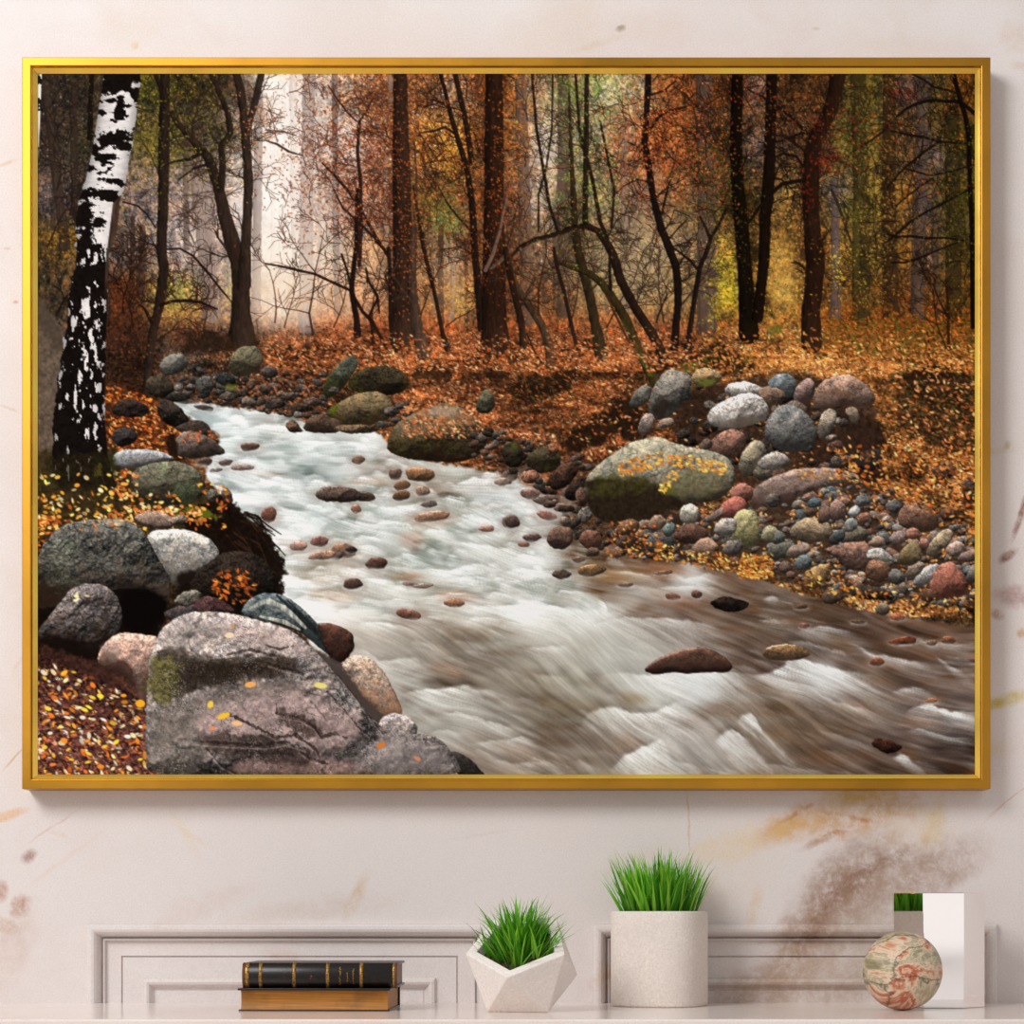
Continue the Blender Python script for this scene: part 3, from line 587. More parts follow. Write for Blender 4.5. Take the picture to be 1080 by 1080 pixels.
WAVES = [ # crest as x, y pairs; fall length; strength; lean of the fall (x per y)
 ([376,686,388,689,400,699,418,697,436,695,450,702],18,.7,.5),([422,734,436,730,453,728,472,727,492,724,503,730,512,740],20,.85,.8),([463,755,480,752,500,757,521,765,545,770],12,.7,1),([455,774,470,771,490,776],10,.5,1),([495,786,520,782,545,778],10,.45,1),([420,656,440,653,468,651],10,.6,1),([468,641,500,640,540,644],10,.75,1),
 ([500,640,530,641,556,639,580,640,600,643,626,647],26,.95,.8),([630,634,637,638,643,650],20,.85,.2),([612,668,628,660,645,655,662,653,680,654,698,653,722,656,745,660,759,665],26,.6,1),([544,679,556,684,570,684,585,683,604,681],14,.55,.9),([643,712,660,711,672,714,686,715,700,711,718,709,735,709,755,709,771,710,790,713],26,.95,1.1),([612,768,616,759,623,753,633,749,645,748,655,749,668,753,686,754,700,748,710,743,718,741,732,748],32,.9,1),([645,812,655,803,664,797,672,793,682,789,690,784,696,781,704,788],30,.95,1),([752,784,759,779,764,774,771,771,780,774,790,782],34,.85,.9),([526,786,535,782,549,778,562,783],14,.6,1),([535,808,555,806,576,805,592,811],10,.5,1),([556,710,575,714,600,716],16,.35,1),([660,770,690,778,720,786],16,.35,1),
 ([784,713,800,714,812,712,822,707,830,700,838,695,848,697,860,701,880,706,900,710,916,714],30,.95,1.6),([838,716,850,724,864,733,880,740,900,746,925,752],14,.6,1.6),([838,670,848,664,862,662,880,664,900,668],8,.7,1.6),([830,680,845,677,860,682,880,688],6,.5,1.6),([892,677,900,679,908,685,917,691,935,694,960,699,985,704],8,.7,1.6),([987,693,993,698,1000,704,1015,709],10,.6,1.2),([938,732,950,728,962,726,978,730],8,.65,1.6),([952,755,962,748,974,744,982,743,990,749,1004,752,1028,752],18,.9,1.4),([954,773,968,770,982,773,998,778,1028,780],7,.6,1.6),([942,800,950,797,960,801],12,.8,1.2),([776,762,784,756,792,754,800,764,806,772],40,.8,1),([800,655,810,654,824,657],5,.6,1.5),([804,634,814,630,822,634],4,.6,1.5),([703,611,712,606,724,612,738,609,748,606,760,610],10,.6,1.2),([690,622,708,620,730,618,746,621,764,619],8,.6,1.4),([640,602,660,604,680,608,700,612],7,.5,1.4),([945,648,960,650,975,652],4,.4,1.5),([955,672,975,678,1000,681,1028,680],5,.5,1.6),([795,803,830,810,870,814],12,.3,1.6),([860,770,890,778,920,790],12,.25,1.6),([735,716,760,718,790,716],8,.5,1.5),([694,798,720,805,740,812],18,.5,1),([870,690,880,686,895,692],5,.4,1.5),
 ([182,434,200,440,215,447],10,.6,.6),([214,470,230,464,250,462],12,.7,.6),([236,490,262,484,280,487],12,.7,.6),([255,455,280,449,305,452,330,458],14,.8,.5),([300,470,330,466,365,468,400,470],14,.7,.5),([262,512,290,505,320,508],14,.7,.5),([318,470,322,462],8,.5,0),([420,486,450,484,480,488,510,492],10,.6,.6),([285,530,300,538,318,542,335,538],16,.7,.4),([460,508,480,512,500,505,520,506,545,510,560,512],14,.85,.5),([395,540,420,537,445,532,470,528],14,.75,.5),([490,540,520,532,550,534,570,540],14,.6,.6),([430,548,460,552,490,545,520,548],12,.5,.6),([340,552,365,550,390,554,420,552],14,.6,.5),([300,560,312,552,330,556],14,.7,.2),([470,572,500,575,530,580,560,572],18,.6,.7),([380,598,400,590,430,588,455,596],16,.6,.6),([296,590,312,586,330,584],20,.7,.2),([318,606,338,598,356,604],22,.6,.2),([400,622,430,618,450,624],14,.55,.7),([440,600,470,604,500,596,530,600],18,.7,.7),([520,608,550,600,580,604,605,612],22,.7,.8),([560,576,580,568,600,574],16,.6,.7),([530,560,545,556,562,560],10,.6,.6),([540,520,560,516,572,524],14,.7,.5),([600,582,620,588,640,586],8,.4,1),([440,632,480,626,510,630],12,.55,.8),([500,590,515,598,530,590],14,.5,.7),([300,640,320,630,345,632],26,.6,.3),([350,650,372,640,400,642],18,.5,.6)]


def crest(xy, fall, k, lean, M, D):
    xs, ys = np.array(xy[0::2], float), np.array(xy[1::2], float)
    if len(xs) < 2:
        return
    s = box(xs.min() - 14, ys.min() - 12, xs.max() + 14 + abs(lean) * fall * 2.4, ys.max() + fall * 2.6)
    if s is None:
        return
    X, Y = GX[s], GY[s]
    X = X + 5 * (fbm(X / 9, Y / 9, 520, 2) - .5)
    o = np.argsort(xs)
    t = Y - np.interp(X, xs[o], ys[o])
    for _ in range(2):
        Xs = X - lean * np.clip(t, 0, None)
        t = Y - np.interp(Xs, xs[o], ys[o])
    t = t + 4 * (fbm(X / 6, Y / 6, 522, 3) - .5)
    e = max(6., (xs.max() - xs.min()) * .34)
    win = sm(xs.min() - e * .4, xs.min() + e, Xs) * (1 - sm(xs.max() - e, xs.max() + e * .4, Xs))
    f = np.where(t < 0, np.exp(-(t / 2.2) ** 2), np.exp(-(np.maximum(t, 0) / fall) ** 1.05)) * win * k
    M[s] = np.maximum(M[s], f)
    D[s] = np.maximum(D[s], np.where(t < 0, np.exp(t / 7.) * (t < -1.5), 0) * win * k)


def river():
    global IM
    mask = polymask(RIVER, 1, 3, 2.5, 5, 530)
    b = shepard(RIV, 1.9, 6) / 255
    vx, vy = flow()
    l1 = lic(vx, vy, 16, 2.0, 1.6, 540)
    l2 = lic(vx, vy, 22, 6, 4, 544)
    l3 = fbm(GX / 22, GY / 9, 548, 3) * 2 - 1
    lum = b.mean(2)
    dk = 1 - sm(.45, .88, lum)
    up = (1 - sm(600, 680, GY)) * (1 - sm(600, 660, GX))
    b = b - (up * .07 * np.array([1.0, .96, .97])[:, None, None]).transpose(1, 2, 0)
    f = .008 * l1 + .03 * l2 * (.35 + dk) + (.075 + .05 * up) * l3 * (.6 + .7 * dk)
    far = 1 - sm(560, 640, GY)
    c = b + f[..., None] * np.array([1.02, 1, .97])
    # brown stones under the shallow water
    st = sm(.56, .70, fbm(GX / 24, GY / 8, 551, 3)) * sm(.1, .6, dk) * .45
    c = c * (1 - st[..., None]) + np.array([.52, .34, .2]) * (.8 + .3 * l2[..., None] * .3) * st[..., None]
    for cx, cy, rx, ry, col, a in [(352,521,30,12,(150,138,128),.5),(437,569,15,11,(196,172,160),.7),(455,548,28,7,(176,146,124),.7),(330,605,26,10,(206,186,168),.6),(350,628,30,8,(200,176,150),.5),(430,608,18,6,(196,160,136),.6),(480,630,20,7,(190,150,124),.7),(280,500,20,4,(190,180,170),.5),(390,508,24,5,(180,160,140),.6),(470,515,30,8,(160,150,140),.6),(520,535,30,5,(170,160,150),.5),(590,575,14,7,(170,150,134),.5),(655,606,34,9,(150,112,70),.7),(470,705,22,7,(180,130,96),.55),(478,712,10,4,(190,120,80),.6),(505,700,30,10,(130,112,96),.5),(665,738,22,8,(150,116,70),.6),(610,745,40,10,(150,126,88),.55),(590,720,40,10,(160,150,120),.4),(660,785,16,12,(150,104,76),.6),(570,800,34,8,(170,124,90),.4),(545,790,18,6,(180,120,86),.4),(810,705,24,12,(104,84,74),.6),(900,745,22,7,(150,110,78),.5),(920,718,24,6,(140,104,70),.4),(960,735,16,7,(130,100,84),.6),(965,762,26,7,(150,110,84),.5),(940,700,40,8,(120,86,58),.4),(840,775,50,12,(140,112,84),.4),(880,800,50,10,(140,104,76),.35),(780,724,40,8,(120,100,84),.35),(700,602,30,8,(140,90,56),.5),(720,636,30,8,(150,100,70),.4),(830,655,40,6,(130,96,66),.4),(980,690,34,6,(140,100,70),.35),(1000,660,30,4,(130,90,56),.4)]:
        s = box(cx - rx * 2, cy - ry * 2, cx + rx * 2, cy + ry * 2)
        e = np.sqrt(((GX[s] - cx) / rx) ** 2 + ((GY[s] - cy) / ry) ** 2) + .3 * l3[s]
        w = (sm(1.25, .45, e) * a)[..., None]
        c[s] = c[s] * (1 - w) + c3(col) * (1 + .06 * l2[s][..., None]) * w
    M = np.zeros((CH, CW), np.float32)
    D = np.zeros((CH, CW), np.float32)
    for w in WAVES:
        crest(w[0], w[1], w[2], w[3], M, D)
    rr = np.random.default_rng(77)
    for _ in range(260):     # small breaking lips all over the white upper reach
        x, y = rr.uniform(190, 640), rr.uniform(432, 660)
        w = rr.uniform(10, 34) * (.6 + (y - 430) / 260)
        h = rr.uniform(-3, 3)
        crest([x, y + 2, x + w * .3, y - 1 + h, x + w * .65, y + h, x + w, y + 3 + h], rr.uniform(4, 13), rr.uniform(.3, .85), rr.uniform(.2, 1), M, D)
    for _ in range(70):
        x, y = rr.uniform(640, 1020), rr.uniform(610, 815)
        w = rr.uniform(16, 60)
        crest([x, y, x + w * .3, y + w * .06, x + w * .65, y + w * .16, x + w, y + w * .26], rr.uniform(3, 8), rr.uniform(.1, .32), 1.6, M, D)
    for _ in range(60):
        x, y = rr.uniform(400, 700), rr.uniform(660, 815)
        w = rr.uniform(16, 50)
        crest([x, y, x + w * .3, y - 2, x + w * .65, y + 2, x + w, y + 8], rr.uniform(5, 14), rr.uniform(.1, .35), 1, M, D)
    # long exposure: everything drawn out along the current, the breaking crests less than the rest
    def drag(A, n, st, keep):
        A = A.astype(np.float32)
        acc = A.copy()
        for sg in (1, -1):
            x, y = GX.copy(), GY.copy()
            for _ in range(n):
                i = np.clip(x - CX0, 0, CW - 1).astype(int)
                j = np.clip(y - CY0, 0, CH - 1).astype(int)
                x += sg * vx[j, i] * st
                y += sg * vy[j, i] * st
                i = np.clip(x - CX0, 0, CW - 1).astype(int)
                j = np.clip(y - CY0, 0, CH - 1).astype(int)
                acc += A[j, i]
        return A * keep + acc / (2 * n + 1) * (1 - keep)
    c = drag(c, 5, 1.5, .2)
    lo = sm(600, 700, GX) * sm(610, 640, GY) + sm(640, 720, GY) * .6
    c = c * (1 - np.clip(lo, 0, 1)[..., None] * np.array([.15, .15, .16]) * (1.15 - c))
    M = drag(M, 2, 1.2, .45)
    D = drag(D, 2, 1.2, .5)
    fib = lic(vx, vy, 9, 1.3, 1.2, 570)
    M = np.clip(M * (1 + .10 * fib + .12 * l2), 0, 1)
    c = c * (1 - (.36 * D * (1 - M) * (.75 + .4 * dk))[..., None] * np.array([.94, 1, 1.04]))
    c = c * (1 - M[..., None] * .95) + np.array([.93, .945, .942]) * M[..., None] * .95
    c = c + (.012 * fib)[..., None]
    w = ((1 - sm(600, 690, GY)) * (1 - sm(590, 680, GX)))[..., None]
    pool = fbm(GX / 30 + 4, GY / 11, 575, 3)
    c = c - w * (.11 * sm(.48, .66, pool) * (1 - .8 * M))[..., None] * np.array([1.05, .95, 1.0])
    c = c * (1 - w) + (.865 + (c - .845) * 1.45) * w
    q = (sm(640, 680, GY) * (1 - sm(620, 760, GX)))[..., None]
    lu = c.mean(2, keepdims=True)
    c = c * (1 - .4 * q) + lu * np.array([1.0, .985, .93]) * .4 * q
    IM[:] = IM * (1 - mask[..., None]) + np.clip(c, 0, .97) * mask[..., None]
    return vx, vy


STONES = [(263,471,12,5,(98,72,62)),(216,487,10,4,(80,60,52)),(238,488,8,4,(98,78,70)),(255,493,14,4,(156,132,122)),(228,496,8,2.5,(120,110,104)),(193,423,10,3,(60,48,40)),(215,430,12,3,(70,60,54)),(378,485,8,5,(122,90,70)),(417,500,8,7,(96,72,60)),(444,501,19,9,(136,96,64)),(384,524,14,6,(88,68,56)),(424,512,10,6,(110,78,54)),(423,523,10,6,(100,70,48)),(446,518,9,6,(158,120,98)),(376,537,7,5,(146,102,80)),(452,532,10,4,(104,88,82)),(457,545,22,6,(166,122,96)),(284,543,9,9,(120,76,60)),(337,571,11,6,(126,84,74)),(315,576,10,6,(176,134,118)),(362,581,15,8,(132,92,68)),(371,580,7,4,(52,40,34)),(354,587,8,4,(54,42,36)),(398,594,14,7,(92,64,52)),(372,616,11,7,(84,60,50)),(433,616,9,3,(132,106,94)),(432,648,15,6,(136,90,70)),(479,636,12,5,(160,112,82)),(513,558,9,4,(166,124,106)),(537,551,8,8,(104,80,70)),(340,586,16,5,(170,126,100)),(446,618,12,3,(150,128,114)),
 (537,502,11,7,(112,84,74)),(560,502,11,8,(146,102,80)),(530,508,10,5,(150,128,112)),(559,521,12,6,(124,88,74)),(540,551,9,8,(88,68,60)),(577,544,12,5,(150,102,86)),(561,567,11,5,(102,78,72)),(552,574,7,3,(130,88,72)),(624,602,18,7,(140,104,66)),(592,606,12,6,(88,72,62)),(575,528,14,6,(110,90,78)),(595,536,12,6,(120,98,84)),(610,590,8,4,(110,84,66)),(600,520,9,6,(96,74,60)),
 (709,629,10,4,(130,84,64)),(735,627,6,5,(110,74,58)),(947,651,9,4,(172,100,64)),(953,676,16,5,(116,60,36)),(1000,675,9,5,(136,86,58)),(983,678,6,4,(130,100,76)),(925,698,9,5,(146,82,56)),(848,660,6,3,(130,84,70)),(700,604,12,3,(130,84,60)),(982,739,8,3,(176,112,76)),(660,617,10,3,(120,92,76)),(845,640,8,3,(90,64,46)),(905,656,9,3,(96,70,50))]


def stones():
    for x, y, a, b, c in STONES:
        # a veil of water round the stone, then its wet back
        s = box(x - a * 2.4, y - b * 2.6, x + a * 2.4, y + b * 2.6)
        e = np.hypot((GX[s] - x) / (a * 1.7), (GY[s] - y - b * .3) / (b * 1.9)) + .35 * (fbm(GX[s] / 7, GY[s] / 4, 560, 3) * 2 - 1)
        mix(s, c3(np.array(c) * .4 + np.array([176, 172, 164]) * .6), sm(1.15, .4, e) * .38)
        rock(ell(x, y, a * .92, b * .95, R.uniform(-10, 10), 10, .16), tuple(np.array(c) * .98), 1.0, .5, .5, .40, .09, tuple(np.array(c) * .6), None, .4, 2, .7, 3.2)
        w = R.uniform(.8, 1.3)
        e = np.abs(GY[s] - (y + b * .85 + ((GX[s] - x) / (a * 1.3)) ** 2 * -b * .5)) / 1.6
        mix(s, c3((226, 228, 226)), np.exp(-e * e) * sm(1.25, .7, np.abs(GX[s] - x) / a) * .55 * (fbm(GX[s] / 5, GY[s] / 3, 561, 2)))
    rock([(332,520),(340,513),(356,512),(372,515),(382,520),(392,524),(380,528),(360,530),(342,529),(333,525)], (92,74,64), .95, .55, .9, .4, .1, (46,36,30), None, .6)
    rock([(678,707),(688,698),(700,691),(718,685),(738,682),(754,686),(766,694),(774,704),(766,710),(748,709),(726,711),(706,709),(690,712)], (112,76,60), .85, .45, .4, .34, .07, (44,28,24), None, .5, 2, .6, 4)
    rock([(802,690),(808,683),(824,679),(840,680),(852,685),(856,691),(842,696),(826,697),(812,696)], (140,104,66), .9, .6, .6, .42, .1, (84,66,50), None, 1, 2, .6, 2)
    rock([(748,636),(760,628),(775,631),(790,635),(788,642),(772,646),(755,642)], (44,34,26), .9, .6, 1.3, .4, .15)
    rock([(918,786),(924,778),(938,781),(950,786),(953,790),(938,795),(930,793)], (66,36,26), .9, .6, 1, .4, .12, None, None, .3)
    patch([(420,690),(440,695),(438,704),(424,700)], (176,166,152), .3, 5, 3)


def bank():
    # heap of dark small stones on the far left bank
    rg = np.random.default_rng(5)
    for _ in range(230):
        x = rg.uniform(165, 345)
        y = 384 + rg.random() ** .8 * 58
        if y < np.interp(x, [165, 200, 260, 345], [392, 384, 396, 392]) or y > np.interp(x, [165, 200, 260, 310, 345], [412, 424, 430, 440, 440]):
            continue
        r = rg.uniform(2.5, 6.5)
        g = rg.uniform(.55, 1.25)
        rock(ell(x, y, r, r * rg.uniform(.5, .8), rg.uniform(-25, 25), 7, .2, rg), tuple(np.array([[92, 82, 74], [112, 90, 74], [84, 80, 74], [128, 116, 108], [70, 54, 44]])[rg.integers(0, 5)] * g), .9, .6, .8, .34, .1, None, None, 0, 1, .4)
    litter(380, (250, 380, 345, 436, lambda x, y: np.ones_like(x) * .8), [(150,84,46),(110,60,34),(176,110,66)], 1.5, .9, .55)
    rock([(167,388),(172,378),(182,373),(193,373),(199,380),(197,388),(186,395),(173,395)], (112,108,98), 1, .6, .5, .4, .08)
    rock([(152,404),(160,396),(172,394),(181,402),(184,412),(174,420),(158,418)], (84,70,54), .8, .6, .7)
    rock([(206,402),(214,396),(224,398),(226,410),(219,416),(209,414)], (104,100,92), .95)
    rock([(226,398),(236,392),(246,396),(250,404),(240,408),(230,404)], (70,70,66), .8)
    rock([(241,390),(243,374),(254,365),(268,364),(276,372),(277,382),(270,392),(258,398),(247,396)], (108,100,74), .95, .6, .8, .34, .1, (58,50,36))
    rock([(272,392),(282,385),(292,388),(293,397),(282,400)], (96,82,74), .9)
    for x, y, a, b, c in [(240,418,9,5,(104,90,76)),(262,424,9,5,(130,112,96)),(290,426,12,6,(74,64,58)),(306,418,8,5,(110,90,76)),(186,420,12,5,(60,50,44)),(280,410,9,5,(100,82,68)),(330,424,10,5,(110,88,72)),(318,430,13,5,(90,70,56))]:
        rock(ell(x, y, a, b, 0, 8, .15), c, .9)
    blob(243, 408, 8, 4, (110,116,36), .6)
    rock([(341,410),(347,396),(354,386),(366,376),(376,376),(378,384),(370,398),(360,412),(348,420),(342,418)], (98,100,84), .9, .5, .9, .3, .1, (36,38,22), ((64,72,24), .5))
    rock([(366,404),(376,392),(390,386),(412,386),(426,392),(432,402),(426,414),(404,419),(384,416),(370,412)], (78,66,44), .75, .5, 1, .3, .12, (36,28,18), ((66,64,26), .6))
    rock([(344,434),(358,424),(376,415),(394,412),(408,416),(416,428),(413,440),(400,447),(380,450),(356,448)], (122,102,68), .95, .55, .7, .34, .1, (64,48,30), ((74,80,24), .9))
    rock([(318,454),(324,442),(336,436),(350,440),(362,446),(358,456),(338,457)], (104,80,62), .85, .5, .8, .34, .1, (60,46,36))
    rock([(300,448),(308,441),(316,448),(320,456),(306,456)], (112,84,66), .9)
    rock([(348,452),(362,448),(386,448),(402,450),(396,456),(370,458)], (136,104,76), .9)
    for x, y, a, b in [(412,434,9,5),(424,428,8,4),(430,436,7,4),(404,448,9,4),(418,443,6,3),(352,412,6,4)]:
        rock(ell(x, y, a, b), (104,92,82), .85)
    rock([(407,476),(409,460),(416,449),(432,438),(452,430),(470,425),(488,429),(500,440),(512,454),(513,470),(504,482),(484,488),(456,487),(430,484)], (108,92,70), .95, .45, .9, .3, .12, (40,28,18), ((70,64,26), .35))
    litter(420, (415, 427, 512, 462, lambda x, y: (np.abs(x - 470) < 46) * .85), [(206,124,70),(180,96,52),(226,160,110)], 1.7, .92, .5)
    patch([(452,430),(475,427),(486,434),(466,440),(452,438)], (170,158,144), .5, 4, 3)
    rock([(501,430),(506,417),(513,410),(520,415),(523,428),(516,436),(506,436)], (92,88,66), .9, .5, .7, .36)
    # cobbles left of the great boulder
    for _ in range(260):
        x, y = rg.uniform(500, 660), rg.uniform(445, 580)
        lo = np.interp(x, [500, 540, 600, 660], [452, 452, 470, 520])
        hi = np.interp(x, [500, 520, 560, 590, 620, 660], [486, 494, 512, 545, 578, 584])
        if not lo < y < hi:
            continue
        r = rg.uniform(3, 8)
        c = np.array([[110, 92, 80], [128, 104, 88], [92, 84, 78], [104, 72, 54], [140, 122, 108], [74, 60, 48]])[rg.integers(0, 6)] * rg.uniform(.6, 1.15)
        rock(ell(x, y, r, r * rg.uniform(.5, .8), rg.uniform(-30, 30), 8, .16, rg), tuple(c), .9, .6, .7, .32, .1, None, None, .2, 1, .4)
    rock([(528,478),(532,468),(544,465),(552,474),(550,492),(536,494)], (66,56,38), .8, .5, .8, .3, .1, None, ((64,72,26), .6))
    rock([(553,488),(560,476),(574,470),(588,474),(592,486),(586,498),(566,500)], (84,74,52), .8, .5, .8, .3, .1, (44,34,22), ((70,70,30), .5))
    rock([(576,506),(590,490),(606,486),(612,496),(600,512),(584,518)], (96,66,48), .85)
    rock([(594,520),(604,506),(616,500),(620,514),(610,528),(598,528)], (70,54,44), .8)
    rock([(606,520),(614,512),(620,520),(618,534),(608,534)], (136,98,80), .9)
    rock([(576,470),(584,466),(590,474),(584,482),(577,480)], (140,92,66), .9)
    rock([(550,502),(556,496),(566,496),(570,504),(562,510),(552,509)], (150,100,76), 1)
    rock([(606,548),(612,536),(622,534),(626,544),(616,552)], (130,120,110), .95)
    rock([(590,555),(604,546),(614,544),(612,554),(596,562)], (86,74,66), .85)
    # roots and stump dark
    patch([(852,492),(856,462),(866,440),(884,430),(908,432),(914,446),(932,452),(938,470),(920,486),(940,500),(914,512),(890,500),(868,498)], (40,24,18), .96, 3, 5, 6, 610, 2, .5)
    for p in [[(842,500,.8),(858,488,2),(872,478,2.4),(880,462,2),(884,448,1.4)],[(838,490,.6),(852,482,1.4),(866,472,1.8),(876,458,1.4)],[(866,470,1),(874,450,2.4),(880,438,2)]]:
        stroke(p, (110,58,38), .8, .4, .4)
    # stones right of the boulder, back rows first
    patch([(690,440),(716,416),(756,404),(800,398),(860,396),(920,418),(930,470),(900,500),(820,512),(780,520),(744,474),(720,462)], (50,35,26), .85, 6, 7, 6, 615, 2, .5)
    for _ in range(90):
        x, y = rg.uniform(690, 900), rg.uniform(402, 512)
        if abs(y - np.interp(x, [690, 760, 900], [436, 450, 462])) > np.interp(x, [690, 760, 900], [18, 48, 44]):
            continue
        r = rg.uniform(5, 10)
        c = np.array([[124, 104, 90], [140, 118, 100], [96, 86, 78], [112, 78, 62], [150, 134, 118], [70, 58, 50]])[rg.integers(0, 6)] * rg.uniform(.6, 1.05)
        rock(ell(x, y, r, r * rg.uniform(.55, .85), rg.uniform(-30, 30), 7, .2, rg), tuple(c), .95)
    litter(110, (690, 405, 900, 505, lambda x, y: np.ones_like(x) * (np.abs(y - 455) < 46)), [(214,140,66),(180,100,46),(236,184,110)], 1.6, .9, .55)
    for p, c, k in [
        ([(662,430),(668,414),(679,405),(688,408),(686,420),(676,430)], (112,108,98), .95),
        ([(727,401),(734,391),(745,387),(758,391),(763,400),(752,407),(736,407)], (170,138,94), 1),
        ([(682,436),(687,412),(696,397),(706,389),(720,391),(730,398),(728,412),(718,428),(706,440),(692,444)], (134,126,114), .95),
        ([(672,456),(675,442),(684,434),(692,440),(688,452),(678,460)], (160,138,126), 1),
        ([(690,452),(698,442),(708,440),(712,446),(702,452)], (160,136,120), .95),
        ([(762,412),(770,404),(788,402),(800,407),(808,412),(796,418),(776,420)], (226,214,202), 1.05),
        ([(808,406),(816,396),(828,393),(838,398),(841,408),(836,418),(820,419)], (124,132,134), 1),
        ([(798,412),(808,407),(822,409),(829,416),(824,426),(808,428)], (150,118,94), .95),
        ([(835,420),(842,404),(854,398),(860,406),(857,420),(846,430)], (150,122,112), 1),
        ([(857,424),(860,410),(874,398),(892,394),(908,400),(920,412),(924,424),(914,430),(896,426),(876,430),(862,432)], (168,132,112), 1),
        ([(745,440),(750,431),(764,422),(780,416),(796,414),(806,422),(812,434),(804,444),(788,450),(768,452),(750,450)], (218,208,198), 1.05),
        ([(826,428),(838,421),(850,428),(852,436),(838,440)], (120,104,90), .9),
        ([(862,462),(864,440),(872,431),(882,432),(882,446),(872,462)], (168,152,132), .9),
        ([(890,432),(900,428),(906,434),(906,446),(898,446)], (166,140,116), .9),
        ([(806,456),(810,440),(822,428),(836,426),(850,434),(860,448),(862,464),(848,476),(826,477),(812,468)], (118,116,112), 1),
        ([(745,474),(752,462),(764,454),(778,452),(788,460),(786,474),(774,484),(756,484)], (142,100,82), 1),
        ([(736,470),(744,462),(752,464),(750,474),(740,478)], (120,96,80), .9),
        ([(778,494),(782,478),(794,464),(804,464),(808,476),(806,490),(796,500),(784,502)], (150,138,112), 1),
        ([(792,500),(800,490),(812,494),(816,504),(804,508)], (120,108,88), .9),
        ([(797,490),(806,480),(818,475),(830,480),(834,488),(822,496),(806,496)], (176,166,154), 1),
        ([(900,490),(908,478),(924,472),(932,480),(928,494),(912,498)], (64,60,58), .8),
        ([(980,500),(984,490),(1000,486),(1010,492),(1006,502),(990,508)], (104,80,66), .9),
        ([(1014,520),(1018,505),(1028,500),(1034,510),(1034,530),(1020,530)], (84,76,74), .8),
        ([(924,520),(936,512),(946,518),(944,526),(930,528)], (112,92,80), .9)]:
        rock(p, c, k, .6, .7, .36, .1, tuple(np.array(c) * .5), None, 0)
    blob(697, 428, 11, 14, (34,26,20), .75, 20, .6, 5, 620)
    blob(745, 403, 12, 5, (104,112,40), .7, 0, .6, 4, 621)
    blob(782, 444, 26, 6, (92,74,60), .55, -8, .5, 5, 622)
    blob(848, 420, 7, 8, (60,40,36), .7, 0, .5, 4, 623)
    blob(886, 415, 20, 5, (96,66,52), .55, 12, .7, 5, 624)
    # great mossy boulder
    B = [(616,520),(617,505),(628,492),(645,480),(662,468),(680,462),(696,461),(712,468),(736,473),(758,477),(770,485),(776,498),(774,512),(764,524),(746,531),(722,530),(706,536),(690,546),(664,552),(640,552),(624,542)]
    rock(B, (140,134,112), 1.05, .42, .55, .34, .09, (60,50,36), None, 0)
    patch([(616,520),(622,504),(650,504),(690,508),(704,520),(724,530),(706,540),(690,550),(640,552),(622,542)], (38,29,20), .95, 7, 7, 8, 630, 2, .4)
    patch([(622,512),(640,500),(670,502),(694,508),(690,518),(660,520),(640,524),(624,524)], (62,60,26), .6, 6, 7, 6, 632, 2, .6)
    patch([(696,512),(714,498),(740,494),(764,502),(758,520),(730,526),(708,522)], (112,106,72), .5, 8, 6, 9, 634, 2, .3)
    patch([(692,520),(704,512),(716,516),(704,524)], (90,92,36), .7, 4, 3)
    litter(170, (652, 476, 700, 502, lambda x, y: (np.abs((y - 490) + (x - 676) * .35) < 8) * 1.), [(226,150,60),(244,190,90),(200,110,44)], 1.9, .95, .55)
    litter(190, (702, 480, 766, 502, lambda x, y: (np.abs((y - 488) - (x - 730) * .2) < 7) * 1.), [(226,150,60),(244,190,90),(200,110,44)], 1.9, .95, .55)
    litter(60, (696, 494, 716, 520, lambda x, y: (np.abs((y - 507) + (x - 706) * 1.1) < 7) * 1.), [(226,150,60),(244,190,90)], 1.9, .95, .55)
    # flat slab and the shingle
    pal = np.array([[132,112,96],[150,128,112],[112,98,88],[96,78,66],[140,104,86],[120,114,106],[150,112,92],[172,152,138],[88,84,80],[108,72,58],[104,110,108]])
    reg = chaikin([(640,560),(700,548),(770,540),(800,530),(880,505),(930,520),(980,540),(1034,560),(1034,640),(980,640),(900,628),(830,604),(740,592),(660,588)], 1)
    P = []
    for _ in range(3200):
        P.append((rg.uniform(640, 1032), rg.uniform(500, 642)))
    P = np.array(P)
    ok = sdf(reg, P[:, 0], P[:, 1]) > 0
    P = P[ok][:620]
    P = P[np.argsort(P[:, 1])]
    patch([(640,560),(700,548),(770,535),(880,505),(930,515),(1034,560),(1034,640),(900,630),(740,594),(660,590)], (50,38,30), .85, 6, 5)
    for x, y in P:
        r = rg.choice([3, 3.6, 4.5, 5.5, 7, 8.5], p=[.2, .22, .22, .18, .12, .06])
        c = pal[rg.integers(0, len(pal))] * rg.uniform(.68, 1.2)
        rock(ell(x, y, r, r * rg.uniform(.55, .85), rg.uniform(-35, 25), 8, .16, rg), tuple(c), 1, .62, .6, .33, .1, None, None, .1, 1, .4)
        if rg.random() < .3:
            n = 4
            leaves(x + rg.normal(0, 5, n), y + rg.normal(0, 4, n), rg.uniform(1.2, 2.2, n), rg.uniform(.8, 1.3, n), rg.uniform(0, 3, n), np.array([[226,150,60],[200,110,44],[240,190,100],[150,84,40]])[rg.integers(0, 4, n)] / 255., .95)
    rock([(790,528),(794,516),(808,506),(828,498),(850,493),(880,494),(900,498),(908,504),(890,509),(866,515),(846,522),(824,528),(804,534)], (150,124,110), 1, .5, .5, .4, .08, (92,72,66))
    litter(50, (840, 494, 900, 506, lambda x, y: np.ones_like(x)), [(214,150,70),(190,120,60)], 1.6, .9)
